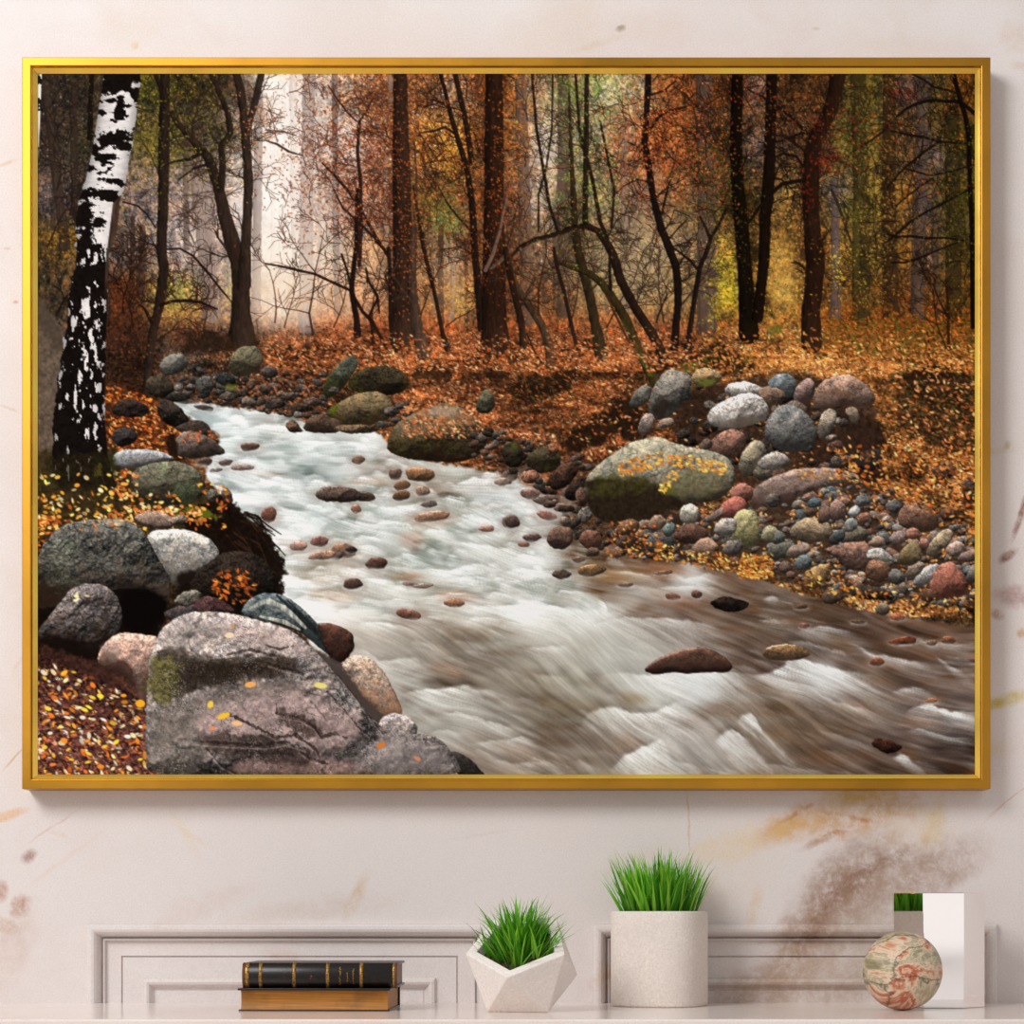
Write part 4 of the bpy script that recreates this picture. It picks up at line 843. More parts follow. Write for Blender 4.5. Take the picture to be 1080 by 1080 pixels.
    for p, c in [
        ([(770,524),(772,514),(784,508),(794,514),(794,526),(784,532),(774,530)], (166,104,86)),([(757,544),(760,532),(772,524),(784,524),(788,534),(782,544),(768,548)], (166,92,78)),([(780,560),(782,540)], None),
        ([(772,572),(772,548),(780,538),(794,537),(800,546),(802,566),(796,577),(780,579)], (164,154,104)),
        ([(716,546),(719,534),(730,530),(738,537),(736,549),(724,553)], (200,190,168)),([(752,564),(756,550),(770,545),(778,550),(776,562),(764,567)], (176,164,152)),([(709,566),(713,556),(730,551),(746,557),(748,566),(738,574),(718,574)], (104,72,58)),([(728,580),(736,570),(748,566),(757,574),(754,584),(740,588)], (168,130,106)),([(680,572),(688,561),(702,560),(713,568),(708,582),(694,586),(683,581)], (84,84,82)),([(609,570),(616,559),(628,559),(637,568),(632,578),(618,579)], (120,80,60)),([(576,570),(580,558),(592,554),(604,558),(605,570),(596,580),(582,578)], (106,78,64)),([(648,574),(656,562),(668,558),(674,568),(666,578),(654,580)], (96,70,58)),([(650,562),(652,552),(666,546),(676,552),(672,562),(660,566)], (122,88,66)),([(682,556),(688,544),(698,543),(704,550),(698,559),(688,560)], (156,124,100)),([(698,562),(702,552),(710,550),(714,560),(706,567)], (112,124,116)),([(742,550),(754,538),(764,534),(764,544),(752,552)], (140,112,100)),([(616,586),(622,576),(634,580),(630,588)], (110,84,66)),([(645,584),(650,576),(656,578),(656,588),(648,588)], (140,112,98)),([(760,584),(766,572),(780,568),(786,576),(776,586)], (120,110,100)),
        ([(831,564),(838,552),(852,545),(868,547),(878,555),(878,566),(862,573),(844,572)], (150,128,100)),([(873,546),(874,532),(884,525),(893,534),(893,546),(882,550)], (142,110,98)),([(862,552),(864,536),(874,532),(878,546),(870,552)], (120,92,78)),([(847,540),(852,530),(862,532),(862,542),(852,545)], (130,96,74)),([(884,572),(892,558),(906,554),(916,560),(914,570),(898,574)], (124,112,92)),([(888,560),(892,548),(902,546),(906,556),(898,562)], (160,158,148)),([(872,572),(880,560),(892,558),(890,570),(880,576)], (78,84,82)),([(802,568),(806,556),(816,553),(822,562),(816,570),(806,571)], (176,166,128)),([(814,572),(820,558),(828,562),(828,572),(820,576)], (100,104,96)),([(805,588),(814,576),(830,570),(840,574),(832,586),(816,592)], (96,94,84)),([(828,588),(832,578),(846,571),(856,575),(852,584),(838,590)], (150,126,108)),([(836,596),(840,588),(850,584),(858,590),(854,600),(842,602)], (108,116,114)),([(820,602),(824,592),(832,592),(836,600),(828,605)], (116,92,76)),([(868,580),(878,576),(898,571),(914,572),(922,580),(920,592),(908,602),(892,600),(884,590)], (138,102,86)),([(913,588),(917,579),(928,577),(940,586),(944,592),(932,594),(920,592)], (204,194,180)),([(912,606),(915,592),(926,589),(938,597),(940,607),(930,613),(918,612)], (140,98,74)),([(946,552),(948,538),(958,529),(972,530),(986,538),(991,550),(986,560),(972,562),(956,558)], (134,96,76)),([(975,586),(980,572),(992,560),(1003,558),(1006,566),(996,578),(984,588)], (176,152,120)),([(997,582),(1000,574),(1010,570),(1018,576),(1016,585),(1004,588)], (196,162,144)),([(945,592),(952,578),(964,570),(972,576),(972,590),(962,597),(950,596)], (134,114,78)),([(954,562),(960,556),(970,558),(972,566),(964,570),(956,568)], (180,120,96)),([(936,570),(944,560),(956,560),(956,572),(944,576)], (160,134,124)),([(914,574),(924,564),(934,568),(934,576),(924,578)], (176,140,116)),([(968,574),(972,566),(980,570),(980,578),(972,580)], (170,118,100)),([(962,616),(968,604),(980,596),(990,594),(990,604),(982,614),(970,620)], (188,180,172)),([(953,610),(958,598),(972,592),(978,596),(968,608)], (150,126,106)),([(936,606),(942,598),(952,602),(956,612),(948,618),(938,614)], (110,106,98)),([(979,622),(984,606),(992,594),(1004,592),(1014,602),(1020,614),(1018,628),(1004,632),(988,630)], (178,106,84)),([(1008,590),(1016,582),(1030,578),(1034,590),(1020,594)], (130,106,96)),([(1018,610),(1024,596),(1034,592),(1034,612),(1022,614)], (140,130,124)),([(842,616),(850,604),(862,596),(876,594),(876,606),(866,616),(852,622)], (170,130,82)),([(866,628),(874,620),(888,622),(892,630),(880,638),(868,636)], (90,74,60)),([(895,622),(908,616),(930,620),(944,628),(940,634),(916,632),(900,630)], (58,50,44)),([(968,628),(974,620),(988,622),(990,632),(976,636)], (110,74,54)),([(922,644),(926,636),(936,636),(940,644),(932,650)], (120,106,90)),([(1016,636),(1024,632),(1034,634),(1034,648),(1020,646)], (60,44,34)),([(806,530),(810,522),(818,520),(822,528),(814,532)], (110,100,90)),([(900,530),(906,522),(916,524),(918,532),(908,536)], (120,120,116)),([(894,544),(897,535),(904,532),(908,538),(904,545)], (214,208,202)),([(902,552),(906,542),(916,540),(918,548),(910,553)], (166,112,88)),([(936,532),(944,526),(952,532),(948,540),(938,540)], (110,104,98)),([(990,540),(1000,534),(1010,540),(1006,550),(994,550)], (90,66,54)),([(850,532),(856,524),(866,526),(866,534),(856,536)], (96,108,114))]:
        if c is None:
            continue
        rock(p, c, 1.03, .6, .6, .36, .1, tuple(np.array(c) * .5))
    gold = [(232,160,66),(206,116,46),(246,200,110),(160,90,40),(96,56,28)]
    litter(420, (780, 585, 815, 610, lambda x, y: np.ones_like(x) * .8), gold, 1.9, .95, .55)
    litter(330, (690, 572, 790, 606, lambda x, y: np.ones_like(x) * (np.abs(y - np.interp(x, [690, 790], [582, 598])) < 9)), gold, 1.9, .95, .55)
    litter(420, (840, 600, 1030, 648, lambda x, y: (np.abs(y - np.interp(x, [840, 900, 1030], [606, 628, 640])) < 8) * .9), gold, 1.9, .95, .55)
    litter(160, (640, 550, 700, 586, lambda x, y: np.ones_like(x) * .7), [(190,104,44),(150,80,40),(226,150,70)], 1.7, .9)
    litter(900, (880, 470, 1031, 545, lambda x, y: (y < np.interp(x, [880, 940, 1031], [505, 525, 560])) * .8), [(222,130,56),(190,100,44),(236,170,90),(120,66,30),(70,40,22)], 2.1, .95, .55)


def leftbank():
    # standing boulder at the edge, dark leafy earth
    patch([(30,300),(46,318),(62,342),(72,362),(70,420),(64,470),(66,520),(30,520)], (92,78,66), .97, 3, 3, 8, 640, 2, .35)
    patch([(36,300),(46,318),(64,346),(70,366),(60,372),(46,350),(36,330)], (60,50,40), .6, 6, 4)
    patch([(112,400),(140,412),(165,420),(190,436),(198,450),(186,462),(176,480),(120,486),(108,470)], (66,36,22), .95, 4, 5, 6, 642, 2, .5)
    litter(1000, (112, 404, 192, 484, lambda x, y: (y > np.interp(x, [112, 150, 192], [404, 416, 440])) * .9), [(190,92,34),(150,66,26),(214,130,56),(96,48,24),(226,160,90),(60,34,20)], 2.0, .95, .55)
    rock([(164,430),(172,420),(184,424),(196,436),(200,446),(188,452),(172,446)], (70,58,48), .75)
    rock([(116,462),(122,452),(136,450),(146,458),(142,468),(126,472)], (74,66,62), .8)
    rock([(116,436),(122,424),(136,420),(150,424),(160,434),(150,440),(130,440)], (80,60,52), .75)
    rock([(184,452),(196,445),(210,442),(220,448),(222,456),(214,462),(196,460)], (84,68,58), .85, .55, .7, .34, .1, (50,40,34))
    rock([(182,478),(184,464),(192,455),(204,454),(222,462),(236,473),(238,479),(222,482),(198,484)], (112,92,80), .95, .5, .6, .34, .1, (54,46,40), None, .3)
    litter(26, (190, 455, 225, 466, lambda x, y: np.ones_like(x)), [(190,100,60),(160,84,50)], 1.7, .9)
    patch([(175,460),(188,452),(186,482),(178,484)], (24,15,10), .9, 4, 4)
    patch([(30,470),(120,470),(150,500),(220,520),(235,540),(180,560),(120,560),(30,600)], (50,40,22), .96, 4, 5, 6, 644, 2, .5)
    patch([(30,560),(160,560),(180,620),(170,690),(60,700),(30,690)], (16,11,8), .98, 4, 5)
    # dark tangle of roots over the water
    patch([(180,545),(215,532),(232,520),(246,530),(262,545),(280,560),(296,585),(302,604),(296,622),(304,650),(280,670),(240,665),(200,640),(190,600),(210,570)], (22,14,10), .98, 3, 5, 5, 646, 2, .6)
    for _ in range(60):
        x, y = R.uniform(235, 275), R.uniform(540, 590)
        stroke([(x, y, 1), (x + R.uniform(6, 16), y + R.uniform(4, 14), .9), (x + R.uniform(18, 28), y + R.uniform(16, 34), .5)], (22, 14, 10) if R.random() < .75 else (50, 32, 22), .9, 0, .2)
    rock([(118,482),(126,475),(150,473),(170,476),(186,483),(170,488),(150,492),(132,496),(120,492)], (160,160,160), 1, .5, .4, .36, .1, (70,66,62))
    rock([(138,506),(142,495),(156,489),(176,486),(196,488),(210,497),(217,510),(214,524),(200,532),(176,533),(152,530),(142,520)], (106,102,82), .95, .5, .7, .32, .1, (48,44,32), ((110,140,90), .25))
    rock([(216,520),(224,514),(232,520),(230,530),(220,530)], (120,114,100), .9)
    rock([(232,520),(238,513),(244,520),(246,530),(238,532)], (112,84,66), .9)
    blob(213, 541, 20, 7, (100,112,30), .8, 10, .7, 4, 650)
    blob(190, 545, 10, 5, (100,110,36), .7, 0, .7, 4, 651)
    blob(115, 490, 8, 14, (66,74,24), .7, 0, .7, 4, 652)
    blob(60, 505, 24, 10, (54,54,22), .6, 0, .7, 4, 652)
    litter(300, (38, 520, 190, 560, lambda x, y: np.ones_like(x) * .6), [(226,150,50),(190,96,34),(240,190,90),(110,56,24),(236,210,150)], 2.2, .95, .6)
    litter(160, (110, 533, 215, 552, lambda x, y: np.ones_like(x)), [(230,150,70),(200,104,44),(240,196,130)], 2.2, .95, .6)
    litter(110, (38, 545, 70, 585, lambda x, y: (x - 38 < (585 - y) * .9) * 1.), [(214,110,40),(236,180,90),(150,70,30)], 2.4, .95, .6)
    litter(60, (118, 495, 145, 525, lambda x, y: np.ones_like(x)), [(226,140,60),(190,90,40),(244,200,130)], 2.2, .95, .6)
    litter(40, (205, 510, 240, 560, lambda x, y: np.ones_like(x)), [(226,150,60),(190,90,40)], 2.2, .95, .6)
    rock([(140,546),(150,541),(168,539),(184,546),(184,556),(166,558),(150,556)], (170,140,120), .95, .5, .4)
    rock([(176,548),(190,542),(200,546),(196,552),(182,554)], (170,146,126), .9)
    rock([(154,566),(164,559),(184,558),(204,560),(220,567),(230,578),(232,592),(222,604),(204,612),(186,620),(172,606),(160,584)], (184,178,168), 1.0, .45, .4, .34, .14, (92,84,78))
    patch([(182,606),(210,598),(232,592),(234,610),(220,626),(190,628)], (20,14,10), .9, 6, 5)
    rock([(198,620),(210,600),(232,584),(250,580),(276,586),(290,604),(290,630),(270,650),(240,646),(214,640)], (70,56,46), .6, .5, 1, .3, .14, (30,22,16))
    litter(130, (222, 600, 272, 640, lambda x, y: (np.hypot((x - 247) / 24, (y - 618) / 19) < 1) * 1.), [(206,96,30),(170,76,30),(120,60,26),(226,140,60),(96,60,30)], 2.4, .95, .5)
    # large dark lichened rock
    rock([(34,600),(40,586),(48,570),(62,556),(84,549),(112,547),(134,548),(148,556),(158,572),(168,590),(180,610),(180,630),(174,636),(160,624),(140,620),(118,622),(96,626),(72,634),(48,642),(36,640)], (106,103,94), .92, .4, 1.0, .26, .17, (64,52,44), ((120,126,108), .4))
    patch([(38,610),(60,616),(84,620),(70,634),(44,644),(34,640)], (34,22,14), .6, 8, 6)
    patch([(128,624),(150,620),(176,630),(178,646),(160,668),(134,666),(126,646)], (10,7,6), .95, 6, 4)
    litter(16, (70, 548, 130, 560, lambda x, y: np.ones_like(x)), [(230,170,110),(206,120,60)], 1.8, .95)
    rock([(170,648),(184,640),(204,636),(224,640),(240,648),(230,656),(190,660)], (84,72,72), .85, .5, .6, .36, .14)
    rock([(182,636),(190,626),(204,621),(214,626),(210,636),(194,640)], (150,140,124), .9)
    rock([(202,642),(208,632),(222,628),(240,636),(250,646),(236,650),(214,648)], (96,64,62), .85)
    rock([(34,690),(38,668),(52,650),(64,634),(76,620),(92,615),(110,617),(122,626),(128,640),(129,656),(124,668),(112,680),(104,690),(84,694),(58,694)], (124,112,108), 1, .4, 1.0, .26, .16, (36,26,20))
    patch([(34,668),(60,672),(84,676),(104,688),(90,702),(50,702),(34,696)], (18,12,9), .92, 7, 5)
    for x, y, a, b, r in [(93,634,3,7,20),(110,650,5,8,10),(108,636,3,5,0),(80,628,3,4,0),(98,662,4,7,0)]:
        blob(x, y, a, b, (44,38,36), .7, r, .6, 4, 655)
    litter(6, (78, 625, 92, 640, lambda x, y: np.ones_like(x)), [(236,206,150)], 2.6, .95)
    # leaf-strewn corner
    s = box(30, 680, 165, 822)
    patch([(30,676),(90,694),(120,712),(148,742),(166,742),(166,822),(30,822)], (56,34,28), .97, 4, 4, 6, 660, 1, .6)
    lp = [(150,84,62),(112,62,52),(196,104,52),(226,120,44),(236,190,120),(240,214,164),(84,50,46),(60,36,32),(206,140,96),(170,92,70)]
    shd = lambda x, y: np.interp(y - (x - 38) * .35, [670, 700, 730, 760], [.45, .7, .95, 1.08])
    den = lambda x, y: ((y > 690 + (x - 38) * .42) & ((x < 158) | (y > 744))) * 1.
    litter(4200, (34, 684, 164, 820, den), [(96,62,56),(126,76,66),(70,44,40),(150,84,60),(48,28,26),(36,22,22)], 2.6, .95, .5, None, .2, shd)
    litter(520, (34, 690, 164, 820, den), lp, 2.9, .97, .5, None, .2, shd)
    litter(900, (34, 690, 164, 820, den), [(40,24,22),(70,44,40),(110,66,56)], 2.0, .95, .5, None, .2, shd)
    litter(190, (34, 700, 164, 820, den), [(244,190,60),(240,214,160),(232,140,44),(240,226,196),(220,110,40)], 3.0, 1, .55, None, .12)
    # pink stone
    rock([(102,698),(106,684),(116,672),(130,667),(150,669),(168,672),(168,690),(164,700),(156,722),(152,742),(146,738),(140,716),(124,706),(112,706)], (200,158,138), 1.0, .35, .5, .36, .12, (104,76,66))
    patch([(102,700),(110,684),(128,694),(140,704),(148,736),(132,716),(112,708)], (52,34,28), .75, 5, 4)
    patch([(106,684),(118,674),(132,680),(128,696),(112,698)], (150,132,122), .5, 6, 5)


def bigrock():
    rock([(252,648),(260,634),(274,626),(292,625),(310,634),(326,648),(340,664),(350,682),(352,694),(338,684),(310,662),(280,656)], (100,112,114), .95, .4, .7, .34, .12, (50,56,56))
    for p in [[(262,642,1.5),(280,634,2.5),(300,640,2)],[(284,632,1.5),(306,646,3),(322,662,1.5)],[(274,650,1),(300,656,2.5),(316,664,1)]]:
        stroke(p, (196,196,182), .7, .2, .5, 670)
    for p in [[(292,628,1.2),(310,644,2),(334,668,2)],[(304,634,1),(330,660,1.6),(348,690,1.4)]]:
        stroke(p, (26,30,30), .8, .2, .5, 671)
    rock([(334,658),(344,656),(362,662),(373,670),(374,684),(366,696),(354,702),(346,692),(340,676)], (92,58,46), .9, .45, .4, .32, .1, (40,24,20), None, .6)
    rock([(360,704),(366,694),(378,690),(392,694),(406,710),(416,728),(424,748),(424,756),(404,754),(388,742),(372,720)], (196,166,142), .98, .45, .3, .38, .16, (150,112,88))
    rock([(398,768),(402,757),(414,751),(430,755),(440,764),(440,776),(424,782),(408,780)], (186,170,164), .95, .5, .4, .4, .2)
    rock([(470,794),(482,792),(498,802),(514,820),(486,822)], (62,56,52), .9, .6, .3)
    patch([(330,684),(350,694),(372,708),(396,740),(424,762),(410,776),(380,760),(350,724)], (70,60,56), .95, 3, 3)
    rock([(360,704),(366,694),(378,690),(392,694),(406,710),(416,728),(424,748),(424,756),(404,754),(388,742),(372,720)], (196,166,142), .98, .45, .3, .38, .16, (150,112,88), None, 0, 2)
    rock([(398,768),(402,757),(414,751),(430,755),(440,764),(440,776),(424,782),(408,780)], (186,170,164), .95, .5, .4, .4, .2)
    B = [(157,822),(154,790),(153,760),(155,730),(157,700),(160,684),(170,664),(186,650),(206,645),(232,645),(256,650),(282,656),(306,664),(322,676),(336,690),(350,706),(362,722),(376,738),(390,754),(402,768),(416,772),(436,774),(456,775),(470,784),(480,798),(490,822)]
    rock(B, (164,150,144), .98, .28, .9, .36, .16, None, None, 0, 2, 1.0)
    # pink faces, dark clefts, moss
    patch([(200,752),(240,738),(290,722),(330,728),(360,745),(384,770),(370,790),(330,790),(280,775),(230,786),(206,780)], (196,164,158), .55, 12, 12, 12, 700, 2, .22)
    patch([(230,652),(280,658),(310,672),(330,692),(300,690),(262,680),(230,676)], (190,166,158), .5, 10, 8, 9, 701, 2, .25)
    patch([(240,806),(300,796),(360,800),(410,816),(240,818)], (178,140,132), .55, 10, 8, 9, 702, 2, .3)
    patch([(160,690),(184,682),(216,694),(240,696),(270,694),(300,690),(318,700),(296,712),(260,714),(236,722),(204,730),(186,738),(164,740)], (66,56,48), .88, 6, 8, 8, 703, 2, .6)
    patch([(172,704),(200,696),(240,700),(290,698),(318,694),(300,712),(250,716),(214,724),(184,732)], (42,34,28), .7, 7, 8, 6, 713, 2, .6)
    patch([(168,744),(200,734),(250,722),(300,716),(330,722),(300,730),(250,740),(214,756),(190,780),(164,786)], (120,108,100), .6, 8, 9, 7, 714, 2, .5)
    patch([(206,776),(236,770),(300,780),(336,800),(320,812),(270,800),(226,796)], (54,42,38), .75, 5, 8, 6, 715, 2, .6)
    patch([(286,748),(318,752),(344,772),(330,782),(306,770)], (60,46,42), .75, 4, 6, 5, 716, 2, .6)
    patch([(158,694),(176,690),(190,702),(188,724),(176,740),(160,744),(155,724)], (100,94,48), .72, 6, 9, 6, 704, 2, .6)
    patch([(200,700),(224,696),(250,700),(280,698),(262,710),(230,714),(206,718)], (40,32,24), .8, 5, 7, 6, 705, 2, .4)
    patch([(170,664),(190,652),(222,652),(238,664),(226,682),(196,686),(172,684)], (138,128,120), .4, 10, 8, 8, 706, 2, .4)
    patch([(155,750),(190,752),(214,770),(222,792),(206,818),(156,818)], (112,102,92), .45, 10, 10, 8, 707, 2, .5)
    patch([(386,786),(420,778),(456,780),(476,800),(482,818),(400,818),(370,806)], (178,164,160), .5, 12, 8, 8, 708, 2, .2)
    for pts, w in [([(236,752),(262,762),(290,776),(312,776),(330,790),(340,806)], 2.6),([(290,752),(314,756),(330,766),(338,776),(352,774),(366,778)], 3),([(206,782),(240,784),(280,786),(300,782),(322,790)], 3.2),([(218,790),(232,806),(250,816)], 2),([(316,790),(326,800),(346,806),(340,814)], 2.6),([(282,700),(300,704),(316,708)], 2.4),([(280,680),(296,686),(310,682)], 2),([(344,728),(362,746),(378,768),(396,782)], 1.4),([(328,740),(344,760),(358,778)], .9),([(284,755),(300,772)], .8),([(356,712),(372,732),(392,758),(404,776)], 1.6),([(290,742),(294,750),(290,756)], 1.4),([(240,690),(262,684),(290,690)], 2)]:
        p = [(x + R.normal(0, .8), y + R.normal(0, .8), max(.4, w * R.uniform(.25, .8) * (.5 if i in (0, len(pts) - 1) else 1))) for i, (x, y) in enumerate(pts)]
        stroke(p, (38,28,25), .72, 0, .4, 710, 0, 1.7)
        stroke([(x + 1, y + w + 1.2, .8) for x, y, _ in p], (214,190,184), .3, 0, .3, 711, 0, .8)
    # black and white grain of the granite
    m = polymask(B, 2, 3, 1)
    g = vn(GX / 1.15, GY / 1.15, 720)
    k = sm(.35, .75, fbm(GX / 26, GY / 22, 722, 3)) * .8 + .2
    IM[:] = IM * (1 - (m * k * .36 * (g > .72))[..., None])
    w = (m * k * .28 * (vn(GX / 1.1, GY / 1.1, 724) > .74))[..., None]
    IM[:] = IM * (1 - w) + .93 * w
    for x, y, a, b, r, c in [(242,670,5,3,-5,(236,214,180)),(338,723,7,3,5,(230,214,120)),(236,755,7,3,-20,(244,190,50)),(264,722,6,3,-8,(236,170,90)),(222,743,3,4,20,(240,200,70)),(250,763,6,2.5,5,(240,190,130)),(402,786,5,3,-30,(206,120,50)),(440,800,4,2,30,(206,130,90)),(224,768,3,2,0,(230,140,80)),(148,742,5,4,0,(240,170,40)),(245,660,2,2,0,(200,150,90))]:
        n = 1
        leaves(np.array([x]), np.array([y]), np.array([float(a)]), np.array([float(b)]), np.array([math.radians(r)]), c3(c)[None], 1)


def birch():
    s = box(36, 72, 160, 520)
    X, Y = GX[s], GY[s]
    ys = [70, 95, 128, 161, 190, 214, 240, 270, 310, 356, 404, 450, 480, 505, 515]
    le = np.interp(Y, ys, [111, 107, 102, 97, 90, 82, 80, 80, 73, 68, 61, 55, 55, 60, 62])
    re = np.interp(Y, ys, [149, 147, 143, 138, 133, 126, 125, 115, 113, 112, 111, 111, 113, 121, 124])
    le = le + (fbm(Y / 7, Y * 0 + 3, 740, 3) - .5) * 5 * sm(150, 260, Y)
    re = re + (fbm(Y / 9, Y * 0 + 8, 741, 3) - .5) * 3
    al = np.clip(X - le + .5, 0, 1) * np.clip(re - X + .5, 0, 1) * np.clip((512 - Y + 12 * fbm(X / 6, Y / 6, 742, 2)) / 8, 0, 1)
    t = (X - le) / np.maximum(re - le, 1)
    cyl = .96 - .22 * np.abs(t - .55) ** 1.6 * 2 - .14 * sm(.75, 1, t) - .15 * sm(.2, 0, t)
    w = (np.array([.90, .875, .865]) * (cyl * (1 + .10 * (fbm(X / 5, Y / 2, 743, 3) - .5) * 2))[..., None])
    # black marks: horizontal and ragged above, deep vertical fissures below
    n1 = fbm(X / 13, Y / 7, 745, 4, .62)
    n2 = fbm(X / 4.2, Y / 11, 747, 4, .6)
    thr = np.interp(Y, [77, 90, 100, 130, 136, 156, 160, 200, 210, 250, 285, 330, 420, 500], [.30, .35, .60, .62, .60, .60, .63, .63, .58, .56, .40, .40, .36, .28])
    n = np.where(Y < 200, n1, n1 * sm(290, 200, Y) + n2 * (1 - sm(290, 200, Y)))
    mk = sm(thr - .02, thr + .03, n)
    jag = (fbm(X / 4, Y / 3.2, 749, 3) - .5) * 2
    for cx, cy, rx, ry, rot in [(125,79,26,9,0),(131,93,16,4,14),(120,93,9,5,-10),(140,100,3,14,-30),(126,112,4.5,13,12),(118,106,6,2.5,0),(133,112,6,2,0),(107,119,5,3,10),(121,146,17,8,0),(110,150,7,6,0),(132,154,7,6,20),(100,158,7,6,0),(112,166,10,4,5),(117,191,12,3.5,8),(128,194,6,3,0),(95,177,7,4,0),(90,206,12,5,-10),(104,205,16,5,8),(120,208,7,3,10),(88,228,10,16,8),(92,248,6,14,0),(105,233,6,4,0),(100,262,8,5,0),(86,262,7,12,0),(98,288,26,8,0),(84,300,10,14,0)]:
        r = math.radians(rot)
        u = (X - cx) * math.cos(r) + (Y - cy) * math.sin(r)
        v = -(X - cx) * math.sin(r) + (Y - cy) * math.cos(r)
        mk = np.maximum(mk, sm(-.12, .1, 1 - np.sqrt((u / rx) ** 2 + (v / ry) ** 2) + .75 * jag))
    strip = np.clip(X - np.interp(Y, [205, 215, 280, 330], [128, 119, 111, 110]) + .5, 0, 1) * sm(203, 212, Y) * sm(330, 280, Y)
    dark = np.array([.07, .052, .045]) * (1 + .8 * jag[..., None] * .5)
    w = w * (1 - mk[..., None]) + dark * mk[..., None]
    w = w * (1 - strip[..., None]) + np.array([.2, .15, .12]) * (.7 + 1.0 * fbm(X / 1.6, Y / 14, 751, 3)[..., None]) * strip[..., None]
    warm = sm(.1, .0, t)[..., None] * .0
    IM[s] = IM[s] * (1 - al[..., None]) + w.clip(0, 1) * al[..., None]
    # the sliver of a second birch at the very edge
    s = box(34, 74, 46, 190)
    X, Y = GX[s], GY[s]
    al = np.clip(np.interp(Y, [77, 120, 150, 190], [44, 42.5, 41, 39]) - X + .5, 0, 1)
    n = sm(.62, .66, fbm(X / 6, Y / 6, 755, 3))[..., None]
    mix(s, np.array([.86, .87, .87]) * (1 - n) + .08 * n, al)
    # mossy foot of the tree
    patch([(52,488),(70,478),(112,474),(124,492),(126,510),(100,520),(64,518),(50,504)], (34,28,16), .7, 6, 6, 5, 757, 2, .6)
    blob(104, 496, 6, 10, (96,90,30), .55, 0, .8, 3, 758)
    litter(36, (38, 500, 118, 548, lambda x, y: np.ones_like(x)), [(240,190,80),(226,150,50),(240,214,160)], 2.4, .95)


def paint_print():
    import time
    t0 = time.time()
    for f in (forest, far_leaves, ground, woods, river, stones, bank, leftbank, bigrock, birch):
        f()
    np.clip(IM, 0, 1, out=IM)
    print('print painted in %.1f s' % (time.time() - t0))
    return IM
# ---------------------------------------------------------------- the room corner: units are metres
# the wall is the plane y = 0, the viewer stands at y = -CAM_D; shelf top at z = SHELF_Z
CAM_D, SHELF_Z = 2.2, 1.10
CAM_Z = SHELF_Z + .097
SC = bpy.context.scene
COL = SC.collection


def lin(c):
    c = np.asarray(c, float) / 255
    return np.where(c <= .04045, c / 12.92, ((c + .055) / 1.055) ** 2.4)


def rgba(c, k=1.0):
    v = lin(c) * k
    return (float(v[0]), float(v[1]), float(v[2]), 1.0)


def at(px, py, d=0.0):
    """the place, d metres in front of the wall, that lies at this spot of the elevation drawing"""
    s = (CAM_D - d) / CAM_D / 1000
    return Vector(((px - 540) * s, -d, CAM_Z - (py - 961) * s))


def mesh_obj(name, bm, mat, parent=None, smooth=False, bevel=0, seg=2, angle=35):
    me = bpy.data.meshes.new(name)
    bmesh.ops.recalc_face_normals(bm, faces=bm.faces[:])
    bm.to_mesh(me)
    bm.free()
    o = bpy.data.objects.new(name, me)
    COL.objects.link(o)
    if mat:
        me.materials.append(mat)
    if parent:
        o.parent = parent
    if smooth:
        me.polygons.foreach_set('use_smooth', [True] * len(me.polygons))
    if bevel:
        b = o.modifiers.new('edge', 'BEVEL')
        b.width, b.segments, b.limit_method, b.angle_limit = bevel, seg, 'ANGLE', math.radians(angle)
        b.harden_normals = False
    return o


def empty(name, loc, label, cat, group=None, rot=0):
    o = bpy.data.objects.new(name, None)
    COL.objects.link(o)
    o.location = loc
    o.rotation_euler = (0, 0, rot)
    o.empty_display_size = .02
    tag(o, label, cat, group)
    return o


def tag(o, label, cat, group=None):
    o['label'], o['category'] = label, cat
    if group:
        o['group'] = group


def bx(bm, x0, x1, y0, y1, z0, z1):
    v = [bm.verts.new((x, y, z)) for x in (x0, x1) for y in (y0, y1) for z in (z0, z1)]
    for f in ((0, 1, 3, 2), (4, 6, 7, 5), (0, 4, 5, 1), (2, 3, 7, 6), (0, 2, 6, 4), (1, 5, 7, 3)):
        bm.faces.new([v[i] for i in f])


# ---------------------------------------------------------------- materials
def new_mat(name):
    m = bpy.data.materials.new(name)
    m.use_nodes = True
    nt = m.node_tree
    b = nt.nodes['Principled BSDF']
    return m, nt, b


